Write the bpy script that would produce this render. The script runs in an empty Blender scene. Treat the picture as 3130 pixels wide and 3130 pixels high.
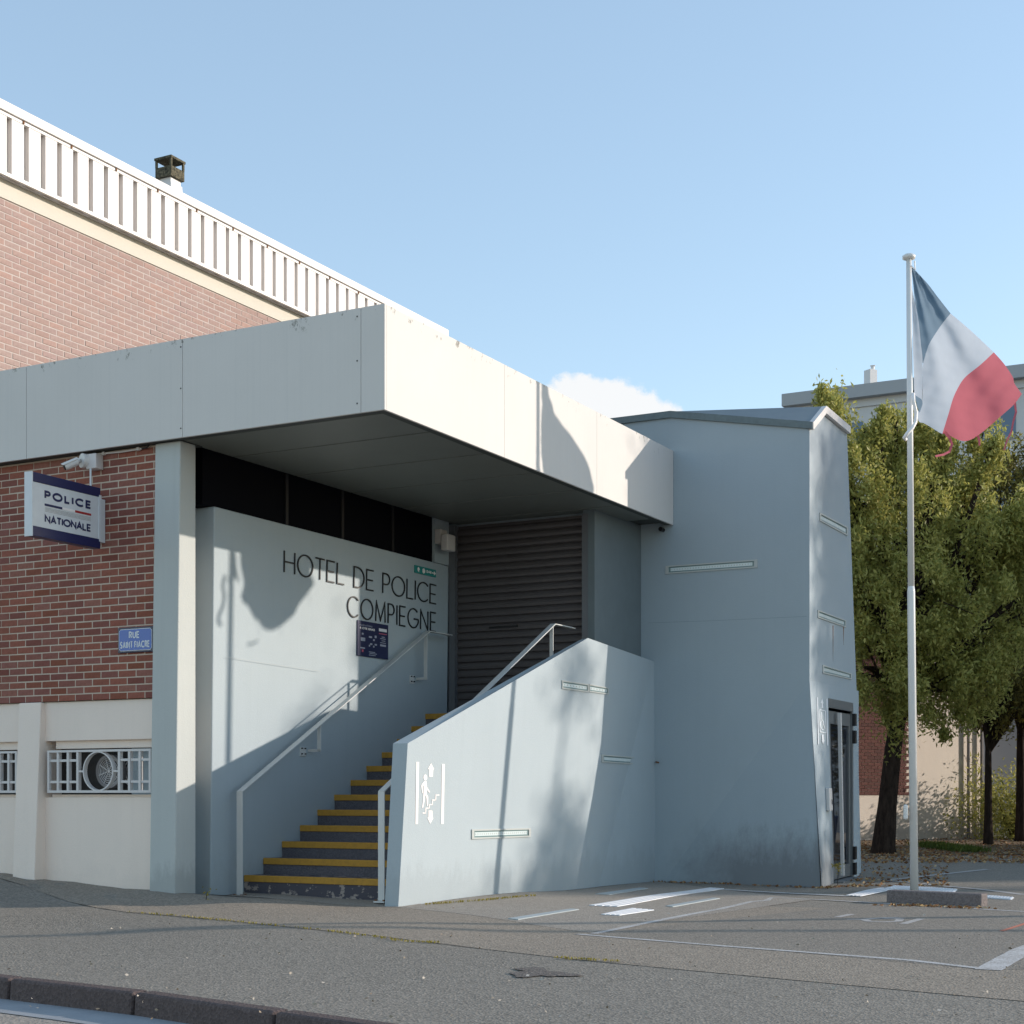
import bpy, math, random
import numpy as np
from mathutils import Vector, Matrix
R = math.radians
random.seed(7); rng = np.random.default_rng(7)
sc = bpy.context.scene
COL = sc.collection

# ------------------------------------------------------------------ camera
F, CX, CY, H = 4780.0, 1565.0, 2431.0, 1.05          # focal length, horizon and eye height of the photograph
cam_d = bpy.data.cameras.new('camera'); cam = bpy.data.objects.new('camera', cam_d); COL.objects.link(cam)
cam.location = (0, 0, H); cam.rotation_euler = (R(90), 0, 0)
cam_d.sensor_width = 36; cam_d.lens = F / 3130 * 36; cam_d.shift_y = (CY - 1565) / 3130
cam_d.clip_start = .05; cam_d.clip_end = 3000
sc.camera = cam
# ------------------------------------------------------------------ light
SUN = Vector((1, .19, .3007)).normalized()
ELEV = math.asin(SUN.z); AZ = math.atan2(SUN.x, SUN.y)
w = bpy.data.worlds.new('World'); sc.world = w; w.use_nodes = True
nt = w.node_tree; bg = nt.nodes['Background']
sky = nt.nodes.new('ShaderNodeTexSky'); sky.sky_type = 'NISHITA'; sky.sun_disc = False
sky.sun_elevation = ELEV; sky.sun_rotation = AZ
sky.altitude = 100; sky.air_density = 1.0; sky.dust_density = .25; sky.ozone_density = 1.0
SKY_STRENGTH = .15
bg.inputs['Strength'].default_value = SKY_STRENGTH
tint = nt.nodes.new('ShaderNodeMix'); tint.data_type = 'RGBA'; tint.blend_type = 'MULTIPLY'; tint.inputs[0].default_value = 1
tint.inputs[7].default_value = (1, .96, .91, 1); nt.links.new(sky.outputs['Color'], tint.inputs[6])
even = nt.nodes.new('ShaderNodeMix'); even.data_type = 'RGBA'; even.inputs[0].default_value = .38
even.inputs[7].default_value = (1.36, 1.90, 2.48, 1); nt.links.new(tint.outputs[2], even.inputs[6])   # thin even haze in the whole sky
nt.links.new(even.outputs[2], bg.inputs['Color'])
sun_d = bpy.data.lights.new('sun', 'SUN'); sun_o = bpy.data.objects.new('sun', sun_d); COL.objects.link(sun_o)
sun_d.energy = 2.2; sun_d.angle = R(.53); sun_d.color = (1, .89, .78)
sun_o.rotation_euler = (-SUN).to_track_quat('-Z', 'Y').to_euler(); sun_o.location = (30, 5, 20)
vs = sc.view_settings; vs.view_transform = 'Standard'; vs.look = 'None'; vs.gamma = 1; vs.use_curve_mapping = False
vs.exposure = 1.08
sc.cycles.max_bounces = 6; sc.cycles.transparent_max_bounces = 12

# ------------------------------------------------------------------ frames
SA, CA = .88192, .47140      # the building's long axes: a runs right and nearer, b runs right and away
def UV(u, v, z): return Vector((SA*u + CA*v, -CA*u + SA*v, z))
def T(px): return (px - CX) / F
def P(px, py, Y): return Vector((T(px)*Y, Y, H - (py - CY)/F*Y))
def onU(px, py, u, beta=0.0):
    Y = (u + H*beta) / (SA*T(px) - CA + beta*(py - CY)/F); return P(px, py, Y)
def onV(px, py, v): return P(px, py, v / (CA*T(px) + SA))
def uv(p): return (SA*p.x - CA*p.y, CA*p.x + SA*p.y)

GP = [(-3.9,12,-.03),(-1.4,12,.03),(.6,12,-.005),(2,12,0),(3.9,12,0),(-3.1,9.4,-.05),(-2.1,8.7,-.05),(-.9,7.6,-.05),(2,7,-.02),
      (-3.2,14.95,.10),(-3.45,15.1,.15),(-4.7,15.8,.18),(-5.3,16.1,.25),(-6.5,16.7,.27),(-1.06,14.6,0),(-2.9,15.6,.03),(-1.5,15.6,.02),(-3.2,14.2,.03),(-4.2,13.8,.04),
      (1.0,18.5,-.035),(1.8,19.8,-.04),(3.6,18.4,-.04),(5,19,-.03),(4.4,17.2,-.01),(4,14.7,0),(2,15,0),(6,28,0),(9,30,0),(0,25,0),(-8,25,.1),(-8,12,.0),(6,10,0),(10,16,0)]
GA = np.array(GP)
def g(x, y):
    d2 = (GA[:,0]-x)**2 + (GA[:,1]-y)**2
    wt = 1/(d2+.12)**1.6
    z = float((wt*GA[:,2]).sum()/wt.sum())
    return z
def G(px, py, lift=0.0):
    z = 0
    for _ in range(5):
        Y = (H - z)*F/(py - CY); z = g(T(px)*Y, Y)
    return Vector((T(px)*Y, Y, z + lift))

# ------------------------------------------------------------------ materials
MATS = {}
class NT:
    def __init__(s, name):
        s.m = bpy.data.materials.new(name); s.m.use_nodes = True; s.t = s.m.node_tree
        s.b = s.t.nodes['Principled BSDF']; s.n = s.t.nodes; s.l = s.t.links; MATS[name] = s.m
    def node(s, ty, **kw):
        n = s.n.new(ty)
        for k, v in kw.items():
            if k in n.inputs.keys(): n.inputs[k].default_value = v
            else: setattr(n, k, v)
        return n
    def coord(s, kind='Object', scale=None):
        c = s.node('ShaderNodeTexCoord'); o = c.outputs[kind]
        if scale:
            m = s.node('ShaderNodeMapping'); m.inputs['Scale'].default_value = scale
            s.l.new(o, m.inputs['Vector']); o = m.outputs[0]
        return o
    def noise(s, scale, detail=3, rough=.55, vec=None, out='Fac'):
        n = s.node('ShaderNodeTexNoise', Scale=scale, Detail=detail, Roughness=rough)
        if vec: s.l.new(vec, n.inputs['Vector'])
        return n.outputs[out]
    def ramp(s, src, stops):
        r = s.node('ShaderNodeValToRGB'); e = r.color_ramp.elements
        while len(e) < len(stops): e.new(.5)
        for i, (p, c) in enumerate(stops):
            e[i].position = p; e[i].color = (c if len(c) == 4 else (*c, 1)) if hasattr(c, '__len__') else (c, c, c, 1)
        s.l.new(src, r.inputs[0]); return r.outputs[0]
    def mix(s, a, b, f, mode='MIX'):
        m = s.node('ShaderNodeMix', data_type='RGBA', blend_type=mode)
        for sock, v in ((m.inputs[6], a), (m.inputs[7], b), (m.inputs[0], f)):
            if isinstance(v, (int, float)): sock.default_value = v
            elif isinstance(v, tuple): sock.default_value = (*v, 1)[:4]
            else: s.l.new(v, sock)
        return m.outputs[2]
    def math(s, op, a, b=0.0):
        m = s.node('ShaderNodeMath', operation=op)
        for i, v in enumerate((a, b)):
            if isinstance(v, (int, float)): m.inputs[i].default_value = v
            else: s.l.new(v, m.inputs[i])
        return m.outputs[0]
    def bump(s, h, strength=.2, dist=.01):
        b = s.node('ShaderNodeBump', Strength=strength, Distance=dist); s.l.new(h, b.inputs['Height'])
        s.l.new(b.outputs[0], s.b.inputs['Normal'])
    def col(s, c):
        if isinstance(c, tuple): s.b.inputs['Base Color'].default_value = (*c, 1)
        else: s.l.new(c, s.b.inputs['Base Color'])
    def rough(s, r, spec=.5, metal=0):
        s.b.inputs['Roughness'].default_value = r; s.b.inputs['Metallic'].default_value = metal
        s.b.inputs['Specular IOR Level'].default_value = spec
def flat(name, c, r=.6, spec=.4, metal=0, var=.08, scale=6, bump=0.0):
    k = NT(name); v = k.coord()
    n = k.noise(scale, 4, .6, v)
    k.col(k.mix(tuple(x*(1-var) for x in c), tuple(min(1, x*(1+var)) for x in c), n)); k.rough(r, spec, metal)
    if bump: k.bump(k.noise(scale*20, 2, .5, v), bump, .004)
    return k.m
def painted(name, c, grime=.0, streak=.12, spot=None):
    """smooth painted render: roller mottling, faint vertical runs, scattered splash dirt"""
    k = NT(name); v = k.coord('Object'); vs_ = k.coord('Object', (9, 9, .35))
    n1 = k.noise(1.3, 5, .6, v); n2 = k.noise(1, 4, .6, vs_); n3 = k.noise(160, 2, .5, v)
    c1 = k.mix(tuple(x*.93 for x in c), tuple(x*1.05 for x in c), n1)
    c2 = k.mix(c1, tuple(x*.78 for x in c), k.math('MULTIPLY', k.ramp(n2, [(.5, 0), (.72, 1)]), streak*2))
    c3 = k.mix(c2, tuple(x*.9 for x in c), k.math('MULTIPLY', k.ramp(n3, [(.35, 0), (.7, 1)]), .5))
    if grime:
        geo = k.node('ShaderNodeNewGeometry'); sep = k.node('ShaderNodeSeparateXYZ'); k.l.new(geo.outputs['Position'], sep.inputs[0])
        n4 = k.noise(1, 7, .8, k.coord('Object', (5, 5, 2.2)))
        hh = k.math('SUBTRACT', sep.outputs['Z'], k.math('MULTIPLY', k.ramp(n4, [(.3, 0), (.8, 1)]), .5))
        m = k.ramp(hh, [(0, 1), (.20, 0)])
        if spot:
            vd = k.node('ShaderNodeVectorMath', operation='DISTANCE'); k.l.new(geo.outputs['Position'], vd.inputs[0]); vd.inputs[1].default_value = spot[:3]
            nn_ = k.math('ADD', vd.outputs['Value'], k.math('MULTIPLY', k.noise(3, 5, .7, v), -1.2))
            m = k.math('MULTIPLY', k.ramp(hh, [(0, 1), (.5, 0)]), k.ramp(k.math('DIVIDE', nn_, spot[3]), [(.35, 1), (1, .0)]))
        c3 = k.mix(c3, (.105, .10, .105), k.math('MULTIPLY', m, grime))
    k.col(c3); k.rough(.72, .25); k.bump(k.math('ADD', k.noise(55, 4, .6, v), k.math('MULTIPLY', n3, .6)), .28, .007)
    return k.m
M_wall = painted('blue_grey_paint', (.415, .475, .505), grime=.12, streak=.06)
M_pier = painted('grey_paint', (.50, .52, .50), grime=.25)
M_tower = painted('tower_paint', (.37, .435, .475), grime=.6, streak=.05, spot=(3.62, 18.5, .1, 1.5))
M_cream = painted('cream_render', (.90, .765, .665), grime=.05, streak=.08)
M_band = painted('cream_band', (.64, .59, .50), streak=.04)
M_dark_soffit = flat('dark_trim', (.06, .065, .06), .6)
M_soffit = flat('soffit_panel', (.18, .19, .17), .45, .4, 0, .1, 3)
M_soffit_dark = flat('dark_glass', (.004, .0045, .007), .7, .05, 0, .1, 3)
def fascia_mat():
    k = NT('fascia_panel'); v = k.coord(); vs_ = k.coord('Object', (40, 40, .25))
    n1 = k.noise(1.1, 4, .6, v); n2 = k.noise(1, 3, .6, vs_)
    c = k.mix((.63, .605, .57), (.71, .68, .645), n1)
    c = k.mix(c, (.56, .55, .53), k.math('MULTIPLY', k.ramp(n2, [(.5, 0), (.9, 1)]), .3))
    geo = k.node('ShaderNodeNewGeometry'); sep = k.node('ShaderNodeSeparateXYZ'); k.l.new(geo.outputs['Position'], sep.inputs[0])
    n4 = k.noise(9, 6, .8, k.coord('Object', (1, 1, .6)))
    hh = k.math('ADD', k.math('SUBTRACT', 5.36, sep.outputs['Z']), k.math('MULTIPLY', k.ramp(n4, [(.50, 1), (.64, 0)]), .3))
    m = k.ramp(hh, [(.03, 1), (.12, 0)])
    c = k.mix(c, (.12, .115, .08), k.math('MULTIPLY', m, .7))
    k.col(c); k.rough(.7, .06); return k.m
M_fascia = fascia_mat()
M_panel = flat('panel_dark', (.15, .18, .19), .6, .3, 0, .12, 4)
M_white = flat('white_metal', (.70, .665, .63), .45, .4, 0, .04, 4)
M_rib = flat('white_rib', (.70, .66, .63), .5, .35, 0, .04, 4)
M_rail = flat('rail_paint', (.62, .62, .60), .4, .5, 0, .08, 9)
M_pole = flat('pole_paint', (.74, .73, .71), .3, .5, 0, .04, 2)
M_zinc = flat('zinc_roof', (.21, .245, .26), .5, .4, .2, .15, 5)
M_zinc_dark = flat('zinc_edge', (.13, .165, .175), .5, .4, .2, .3, 14)
M_navy = flat('navy_paint', (.012, .018, .085), .35, .5)
M_navy_face = flat('navy_board', (.010, .018, .07), .35, .5)
M_signwhite = flat('sign_white', (.66, .68, .70), .4, .4, 0, .08, 12)
M_plainwhite = flat('white_paint', (.86, .82, .80), .5, .4, 0, .03)
M_red = flat('red_paint', (.38, .03, .03), .5)
M_pinkred = flat('pink_red', (.55, .12, .18), .5)
M_lettering = flat('letter_black', (.022, .022, .024), .4, .4)
M_blue_sign = flat('enamel_blue', (.05, .12, .42), .25, .5, 0, .12, 8)
M_darkblue = flat('enamel_edge', (.01, .012, .05), .3, .5)
M_green = flat('green_sign', (.02, .26, .24), .4, .5)
M_shutter = flat('shutter_metal', (.105, .093, .095), .48, .5, .25, .12, 3)
M_guide = flat('guide_metal', (.16, .165, .18), .5, .5, .4, .1, 3)
M_black = flat('black_plastic', (.012, .012, .014), .4, .4)
M_alu = flat('aluminium', (.20, .21, .215), .4, .5, .3, .05, 5)
M_glass_led = flat('frosted_lens', (.66, .74, .74), .25, .5, 0, .05, 20)
M_greenseal = flat('green_seal', (.16, .24, .24), .35, .5)
M_beige_metal = flat('beige_metal', (.66, .62, .60), .5, .35, 0, .06, 9)
M_fan = flat('fan_metal', (.24, .22, .22), .5, .5, .3, .2, 20)
M_inside = flat('dark_inside', (.03, .026, .026), .6)
M_moss = None
def moss_mat():
    k = NT('mossy_concrete'); v = k.coord(); n = k.noise(30, 6, .75, v)
    k.col(k.ramp(n, [(.35, (.02, .02, .018)), (.5, (.10, .09, .06)), (.68, (.25, .21, .14))])); k.rough(.9, .2); k.bump(n, .5, .02); return k.m
M_moss = moss_mat()
def brick_mat(name, cols, island):
    k = NT(name)
    if island: r = k.node('ShaderNodeNewGeometry').outputs['Random Per Island']
    else: r = k.node('ShaderNodeObjectInfo').outputs['Random']
    v = k.coord('Object', (1, 1, 1)); n = k.noise(26, 5, .7, v); n2 = k.noise(120, 3, .6, v)
    c = k.ramp(r, [(i/(len(cols)-1), x) for i, x in enumerate(cols)])
    c = k.mix(c, tuple(x*.62 for x in cols[0]), k.math('MULTIPLY', k.ramp(n, [(.4, 0), (.75, 1)]), .5))
    c = k.mix(c, (.42, .30, .25), k.math('MULTIPLY', k.ramp(n2, [(.62, 0), (.8, 1)]), .25))
    k.col(c); k.rough(.85, .2); k.bump(n2, .35, .003); return k.m
BC = [(.24, .082, .05), (.30, .112, .08), (.33, .118, .082), (.225, .085, .07), (.32, .14, .105), (.28, .118, .098), (.20, .068, .053)]
M_brick = brick_mat('brick_clay', BC, False); M_brick_isl = brick_mat('brick_clay_joined', BC, True)
BC2 = [(.375, .255, .22), (.40, .28, .245), (.41, .28, .24), (.37, .265, .24), (.405, .295, .26), (.39, .275, .25), (.43, .28, .235)]
BC3 = [(.11, .042, .036), (.14, .055, .046), (.09, .038, .034)]
M_brick2 = brick_mat('pale_brick', BC2, False); M_brick2_isl = brick_mat('pale_brick_joined', BC2, True)
M_brick3 = brick_mat('dull_brick', BC3, True)
M_mortar = flat('mortar', (.56, .46, .37), .9, .1, 0, .12, 20, .3)
M_mortar2 = flat('mortar_pale', (.52, .45, .41), .9, .1, 0, .08, 20, .3)
def asphalt_mat(name, c, speck=.5, big=.12, extra=None):
    k = NT(name); v = k.coord('Object')
    n1 = k.noise(.55, 6, .65, v); n2 = k.noise(70, 3, .7, v); n3 = k.noise(7, 5, .7, v)
    vo = k.node('ShaderNodeTexVoronoi', Scale=62.0); k.l.new(v, vo.inputs['Vector'])
    c1 = k.mix(tuple(x*(1-big) for x in c), tuple(x*(1+big) for x in c), n1)
    c1 = k.mix(c1, tuple(x*.72 for x in c), k.math('MULTIPLY', k.ramp(n3, [(.45, 0), (.75, 1)]), .55))
    c1 = k.mix(c1, k.mix(tuple(x*.35 for x in c), tuple(min(1, x*1.9) for x in c), vo.outputs['Color']), speck)
    c1 = k.mix(c1, tuple(min(1, x*2.4) for x in c), k.math('MULTIPLY', k.ramp(n2, [(.62, 0), (.75, 1)]), .5))
    if extra: c1 = extra(k, c1)
    k.col(c1); k.rough(.86, .25)
    k.bump(k.math('ADD', vo.outputs['Distance'], k.math('MULTIPLY', n2, .8)), .55, .008); return k.m
M_asphalt = asphalt_mat('worn_asphalt', (.222, .198, .166), .5, .22)
M_asphalt_light = asphalt_mat('light_asphalt', (.31, .27, .23), .4)
M_asphalt_dark = asphalt_mat('dark_patch', (.145, .125, .11), .5)
M_parking = asphalt_mat('parking_asphalt', (.222, .196, .164), .45)
M_concrete = asphalt_mat('apron_concrete', (.30, .265, .225), .3)
M_gutter = flat('gutter_concrete', (.30, .315, .33), .8, .2, 0, .2, 5, .3)
M_kerb = asphalt_mat('kerb_stone', (.10, .075, .07), .35)
M_block = asphalt_mat('block_concrete', (.17, .145, .14), .35)
M_step = asphalt_mat('step_concrete', (.115, .11, .125), .25, .2)
def riser_mat():
    k = NT('peeling_riser'); v = k.coord('Object', (1, 1, 1.4)); n = k.noise(9, 6, .62, v)
    c = k.mix((.105, .10, .115), (.075, .07, .085), k.noise(3, 4, .6, v))
    c = k.mix(c, (.34, .29, .26), k.ramp(n, [(.55, 0), (.57, 1)])); k.col(c); k.rough(.8, .2); k.bump(n, .4, .004); return k.m
M_riser = riser_mat()
def yellow_mat():
    k = NT('nosing_yellow'); v = k.coord('Object'); n = k.noise(22, 5, .65, v)
    k.col(k.mix((.50, .27, .045), (.30, .17, .04), k.math('MULTIPLY', k.ramp(n, [(.45, 0), (.75, 1)]), .6))); k.rough(.7, .3); return k.m
M_yellow = yellow_mat()
def mark_mat():
    k = NT('road_paint'); v = k.coord('Object'); n = k.noise(60, 4, .7, v); n2 = k.noise(4, 4, .6, v)
    k.col(k.mix((.52, .51, .50), (.24, .21, .18), k.math('MULTIPLY', k.ramp(k.math('ADD', n, k.math('MULTIPLY', n2, .35)), [(.62, 0), (.8, 1)]), .8)))
    k.rough(.8, .2); return k.m
M_mark = mark_mat()
M_tactile = flat('tactile_white', (.70, .71, .73), .6, .3, 0, .12, 9)
M_plate = flat('plate_grey', (.37, .41, .42), .6, .3, 0, .15, 8)
M_mark_faint = flat('worn_line', (.40, .38, .36), .8, .2, 0, .3, 12)
M_red_line = flat('red_line', (.50, .18, .12), .8, .2)
M_dirt = asphalt_mat('leafy_earth', (.17, .12, .075), .6, .3)
M_litter = None
def litter_mat():
    k = NT('dry_leaf'); r = k.node('ShaderNodeNewGeometry').outputs['Random Per Island']
    k.col(k.ramp(r, [(0, (.28, .14, .06)), (.4, (.20, .09, .04)), (.7, (.38, .24, .10)), (1, (.45, .36, .24))])); k.rough(.8, .2); return k.m
M_litter = litter_mat()
def chip_mat():
    k = NT('pale_chip'); r = k.node('ShaderNodeNewGeometry').outputs['Random Per Island']
    k.col(k.ramp(r, [(0, (.50, .46, .41)), (.5, (.36, .30, .23)), (1, (.20, .15, .10))])); k.rough(.8, .2); return k.m
M_chip = chip_mat()
def leaf_mat(name, cols, trans=.35):
    k = NT(name); r = k.node('ShaderNodeNewGeometry').outputs['Random Per Island']
    big = k.noise(.8, 3, .6, k.coord('Object'))
    c = k.ramp(k.math('ADD', k.math('MULTIPLY', r, .65), k.math('MULTIPLY', big, .35)), [(i/(len(cols)-1), x) for i, x in enumerate(cols)])
    k.col(c); k.rough(.55, .3)
    tr = k.node('ShaderNodeBsdfTranslucent'); k.l.new(c, tr.inputs['Color'])
    mx = k.node('ShaderNodeMixShader'); mx.inputs[0].default_value = trans
    k.l.new(k.b.outputs[0], mx.inputs[1]); k.l.new(tr.outputs[0], mx.inputs[2])
    k.l.new(mx.outputs[0], k.n['Material Output'].inputs['Surface']); return k.m
M_leaf_y = leaf_mat('leaf_yellow_green', [(.10, .12, .03), (.28, .29, .07), (.52, .49, .14), (.20, .22, .05), (.60, .54, .17), (.36, .36, .10), (.64, .56, .21)], .42)
M_leaf_d = leaf_mat('leaf_dark', [(.05, .055, .018), (.09, .09, .022), (.15, .12, .025), (.20, .15, .035)])
M_leaf_m = leaf_mat('leaf_brown_green', [(.05, .05, .018), (.11, .10, .028), (.20, .17, .045), (.34, .29, .07), (.14, .13, .03)])
M_leaf_w = leaf_mat('leaf_weed', [(.16, .16, .03), (.30, .25, .05), (.38, .30, .07), (.12, .15, .04)])
M_leaf_g = leaf_mat('leaf_grass', [(.05, .09, .015), (.10, .14, .02), (.16, .17, .03)])
def bark_mat():
    k = NT('bark'); v = k.coord('Object', (1, 1, .25)); n = k.noise(18, 5, .7, v)
    k.col(k.ramp(n, [(.3, (.018, .012, .010)), (.7, (.06, .042, .032))])); k.rough(.9, .1); k.bump(n, .8, .03); return k.m
M_bark = bark_mat()
def cloth_mat(name, c, tr=.4):
    k = NT(name); v = k.coord('Object'); n = k.noise(9, 3, .5, v); cc = k.mix(tuple(x*.9 for x in c), c, n)
    k.col(cc); k.rough(.8, .15)
    t = k.node('ShaderNodeBsdfTranslucent'); k.l.new(cc, t.inputs['Color'])
    mx = k.node('ShaderNodeMixShader'); mx.inputs[0].default_value = tr
    k.l.new(k.b.outputs[0], mx.inputs[1]); k.l.new(t.outputs[0], mx.inputs[2])
    k.l.new(mx.outputs[0], k.n['Material Output'].inputs['Surface']); return k.m
M_flag_b = cloth_mat('flag_blue', (.19, .28, .37)); M_flag_w = cloth_mat('flag_white', (.58, .64, .72)); M_flag_r = cloth_mat('flag_red', (.60, .15, .19))
def door_glass():
    k = NT('door_glass'); k.col((.02, .022, .03)); k.rough(.03, .8); return k.m
M_door_glass = door_glass()
M_apart = flat('apartment_wall', (.62, .61, .60), .8, .2, 0, .05, 1)
M_apart_roof = flat('apartment_edge', (.40, .41, .42), .8, .2, 0, .05, 1)
M_window = flat('far_window', (.10, .15, .22), .1, .6, 0, .1, 1)
M_nb_wall = painted('neighbour_render', (.68, .60, .52), grime=.2)
M_grey_wall = flat('far_grey_wall', (.33, .34, .36), .8, .2, 0, .08, 1)
M_rust = flat('rust', (.20, .09, .04), .8, .2, 0, .3, 30)

# ------------------------------------------------------------------ object helpers
WP = {}
def link(o, parent=None, origin=Vector((0, 0, 0))):
    COL.objects.link(o)
    if parent is not None:
        o.parent = parent; o.location = Vector(origin) - WP[parent.name]
    else: o.location = origin
    WP[o.name] = Vector(origin); return o
def tag(o, label=None, cat=None, group=None, kind=None):
    for k_, v_ in (('label', label), ('category', cat), ('group', group), ('kind', kind)):
        if v_: o[k_] = v_
    return o
def thing(name, loc, label, cat, group=None):
    return tag(link(bpy.data.objects.new(name, None), None, loc), label, cat, group)
class MB:
    def __init__(s): s.v = []; s.f = []; s.mi = []
    def face(s, pts, mi=0):
        b = len(s.v); s.v += [tuple(p) for p in pts]; s.f.append(tuple(range(b, b+len(pts)))); s.mi.append(mi); return s
    def hexa(s, b4, t4, mi=0):
        b = len(s.v); s.v += [tuple(p) for p in b4] + [tuple(p) for p in t4]
        for q in ((3,2,1,0),(4,5,6,7),(0,1,5,4),(1,2,6,5),(2,3,7,6),(3,0,4,7)): s.f.append(tuple(b+i for i in q)); s.mi.append(mi)
        return s
    def box(s, u0, u1, v0, v1, z0, z1, mi=0):
        return s.hexa([UV(u0,v0,z0), UV(u1,v0,z0), UV(u1,v1,z0), UV(u0,v1,z0)], [UV(u0,v0,z1), UV(u1,v0,z1), UV(u1,v1,z1), UV(u0,v1,z1)], mi)
    def wbox(s, c, dx, dy, dz, rot=0, mi=0):
        c = Vector(c); ex = Vector((math.cos(rot), math.sin(rot), 0)); ey = Vector((-math.sin(rot), math.cos(rot), 0)); ez = Vector((0, 0, 1))
        q = [c + ex*(a*dx/2) + ey*(b*dy/2) for a, b in ((-1,-1),(1,-1),(1,1),(-1,1))]
        return s.hexa(q, [p + ez*dz for p in q], mi)
    def prism(s, pts, off, mi=0):
        b = len(s.v); n = len(pts); off = Vector(off)
        s.v += [tuple(p) for p in pts] + [tuple(Vector(p)+off) for p in pts]
        s.f.append(tuple(b+i for i in range(n))); s.f.append(tuple(b+n+i for i in reversed(range(n)))); s.mi += [mi, mi]
        for i in range(n):
            j = (i+1) % n; s.f.append((b+j, b+i, b+n+i, b+n+j)); s.mi.append(mi)
        return s
    def tube(s, pts, rad, n=10, cap=True, mi=0):
        pts = [Vector(p) for p in pts]; rad = rad if hasattr(rad, '__len__') else [rad]*len(pts)
        b = len(s.v); up = None
        for i, p in enumerate(pts):
            d = (pts[min(i+1, len(pts)-1)] - pts[max(i-1, 0)]).normalized()
            if up is None: up = d.orthogonal().normalized()
            e1 = (up - d*up.dot(d)).normalized(); up = e1; e2 = d.cross(e1)
            for k in range(n):
                a = 2*math.pi*k/n; s.v.append(tuple(p + (e1*math.cos(a) + e2*math.sin(a))*rad[i]))
        for i in range(len(pts)-1):
            for k in range(n):
                k2 = (k+1) % n; s.f.append((b+i*n+k, b+i*n+k2, b+(i+1)*n+k2, b+(i+1)*n+k)); s.mi.append(mi)
        if cap:
            s.f.append(tuple(b+k for k in reversed(range(n)))); s.f.append(tuple(b+(len(pts)-1)*n+k for k in range(n))); s.mi += [mi, mi]
        return s
    def bar(s, p0, p1, wa, wb, side, mi=0):
        """rectangular bar from p0 to p1; wa across 'side', wb across the other normal"""
        p0, p1 = Vector(p0), Vector(p1); d = (p1-p0).normalized(); sd = Vector(side); sd = (sd - d*sd.dot(d)).normalized(); o = d.cross(sd)
        def ring(p): return [p + sd*(x*wa/2) + o*(y*wb/2) for x, y in ((-1,-1),(1,-1),(1,1),(-1,1))]
        return s.hexa(ring(p0), ring(p1), mi)
    def mesh(s, name, mats, org=Vector((0,0,0)), smooth=False):
        me = bpy.data.meshes.new(name); ox, oy, oz = org
        me.from_pydata([(x-ox, y-oy, z-oz) for x, y, z in s.v], [], s.f)
        for m in (mats if isinstance(mats, (list, tuple)) else [mats]): me.materials.append(m)
        if len(me.materials) > 1: me.polygons.foreach_set('material_index', s.mi)
        if smooth: me.polygons.foreach_set('use_smooth', [True]*len(me.polygons))
        me.validate(); me.update(); return me
    def build(s, name, mats, parent=None, org=None, smooth=False, bevel=0, **kw):
        if org is None: org = WP[parent.name] if parent is not None else Vector((0, 0, 0))
        o = link(bpy.data.objects.new(name, s.mesh(name, mats, org, smooth)), parent, org)
        if bevel:
            b = o.modifiers.new('bevel', 'BEVEL'); b.width = bevel; b.segments = 2; b.limit_method = 'ANGLE'; b.angle_limit = R(35)
        tag(o, **kw) if kw else None
        return o

# ------------------------------------------------------------------ stroke lettering
def arc(cx, cy, rx, ry, a0, a1, n=18): return [(cx+rx*math.cos(R(a0+(a1-a0)*i/n)), cy+ry*math.sin(R(a0+(a1-a0)*i/n))) for i in range(n+1)]
def glyph(c):
    if c == 'H': return .66, [[(0,0),(0,1)],[(.66,0),(.66,1)],[(0,.5),(.66,.5)]]
    if c == 'O': return .98, [arc(.49,.5,.49,.5,90,450,28)]
    if c == 'T': return .58, [[(.29,0),(.29,1)],[(0,1),(.58,1)]]
    if c == 'E': return .5, [[(.5,0),(0,0),(0,1),(.5,1)],[(0,.5),(.45,.5)]]
    if c == 'F': return .46, [[(0,0),(0,1),(.46,1)],[(0,.5),(.4,.5)]]
    if c == 'L': return .48, [[(0,1),(0,0),(.48,0)]]
    if c == 'D': return .72, [[(.22,0),(0,0),(0,1),(.22,1)]+arc(.22,.5,.5,.5,90,-90,18)[1:]]
    if c == 'P': return .52, [[(0,0),(0,1),(.26,1)]+arc(.26,.73,.26,.27,90,-90,12)[1:]+[(0,.46)]]
    if c == 'R': return .54, [[(0,0),(0,1),(.26,1)]+arc(.26,.74,.26,.26,90,-90,12)[1:]+[(0,.48)],[(.27,.48),(.54,0)]]
    if c == 'I': return 0.0, [[(0,0),(0,1)]]
    if c == 'C': return .84, [arc(.49,.5,.49,.5,45,315,24)]
    if c == 'G': return .92, [arc(.49,.5,.49,.5,45,345,26)+[(.93,.47),(.55,.47)]]
    if c == 'M': return .82, [[(0,0),(.05,1),(.41,.08),(.77,1),(.82,0)]]
    if c == 'N': return .68, [[(0,0),(0,1),(.68,0),(.68,1)]]
    if c == 'A': return .70, [[(0,0),(.35,1),(.70,0)],[(.12,.32),(.58,.32)]]
    if c == 'U': return .6, [[(0,1),(0,.3)]+arc(.3,.3,.3,.3,180,360,14)[1:]+[(.6,1)]]
    if c == 'V': return .66, [[(0,1),(.33,0),(.66,1)]]
    if c == 'S': return .52, [arc(.27,.74,.25,.26,30,270,14)+arc(.25,.24,.26,.24,90,-150,14)[1:]]
    return .35, []
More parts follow.
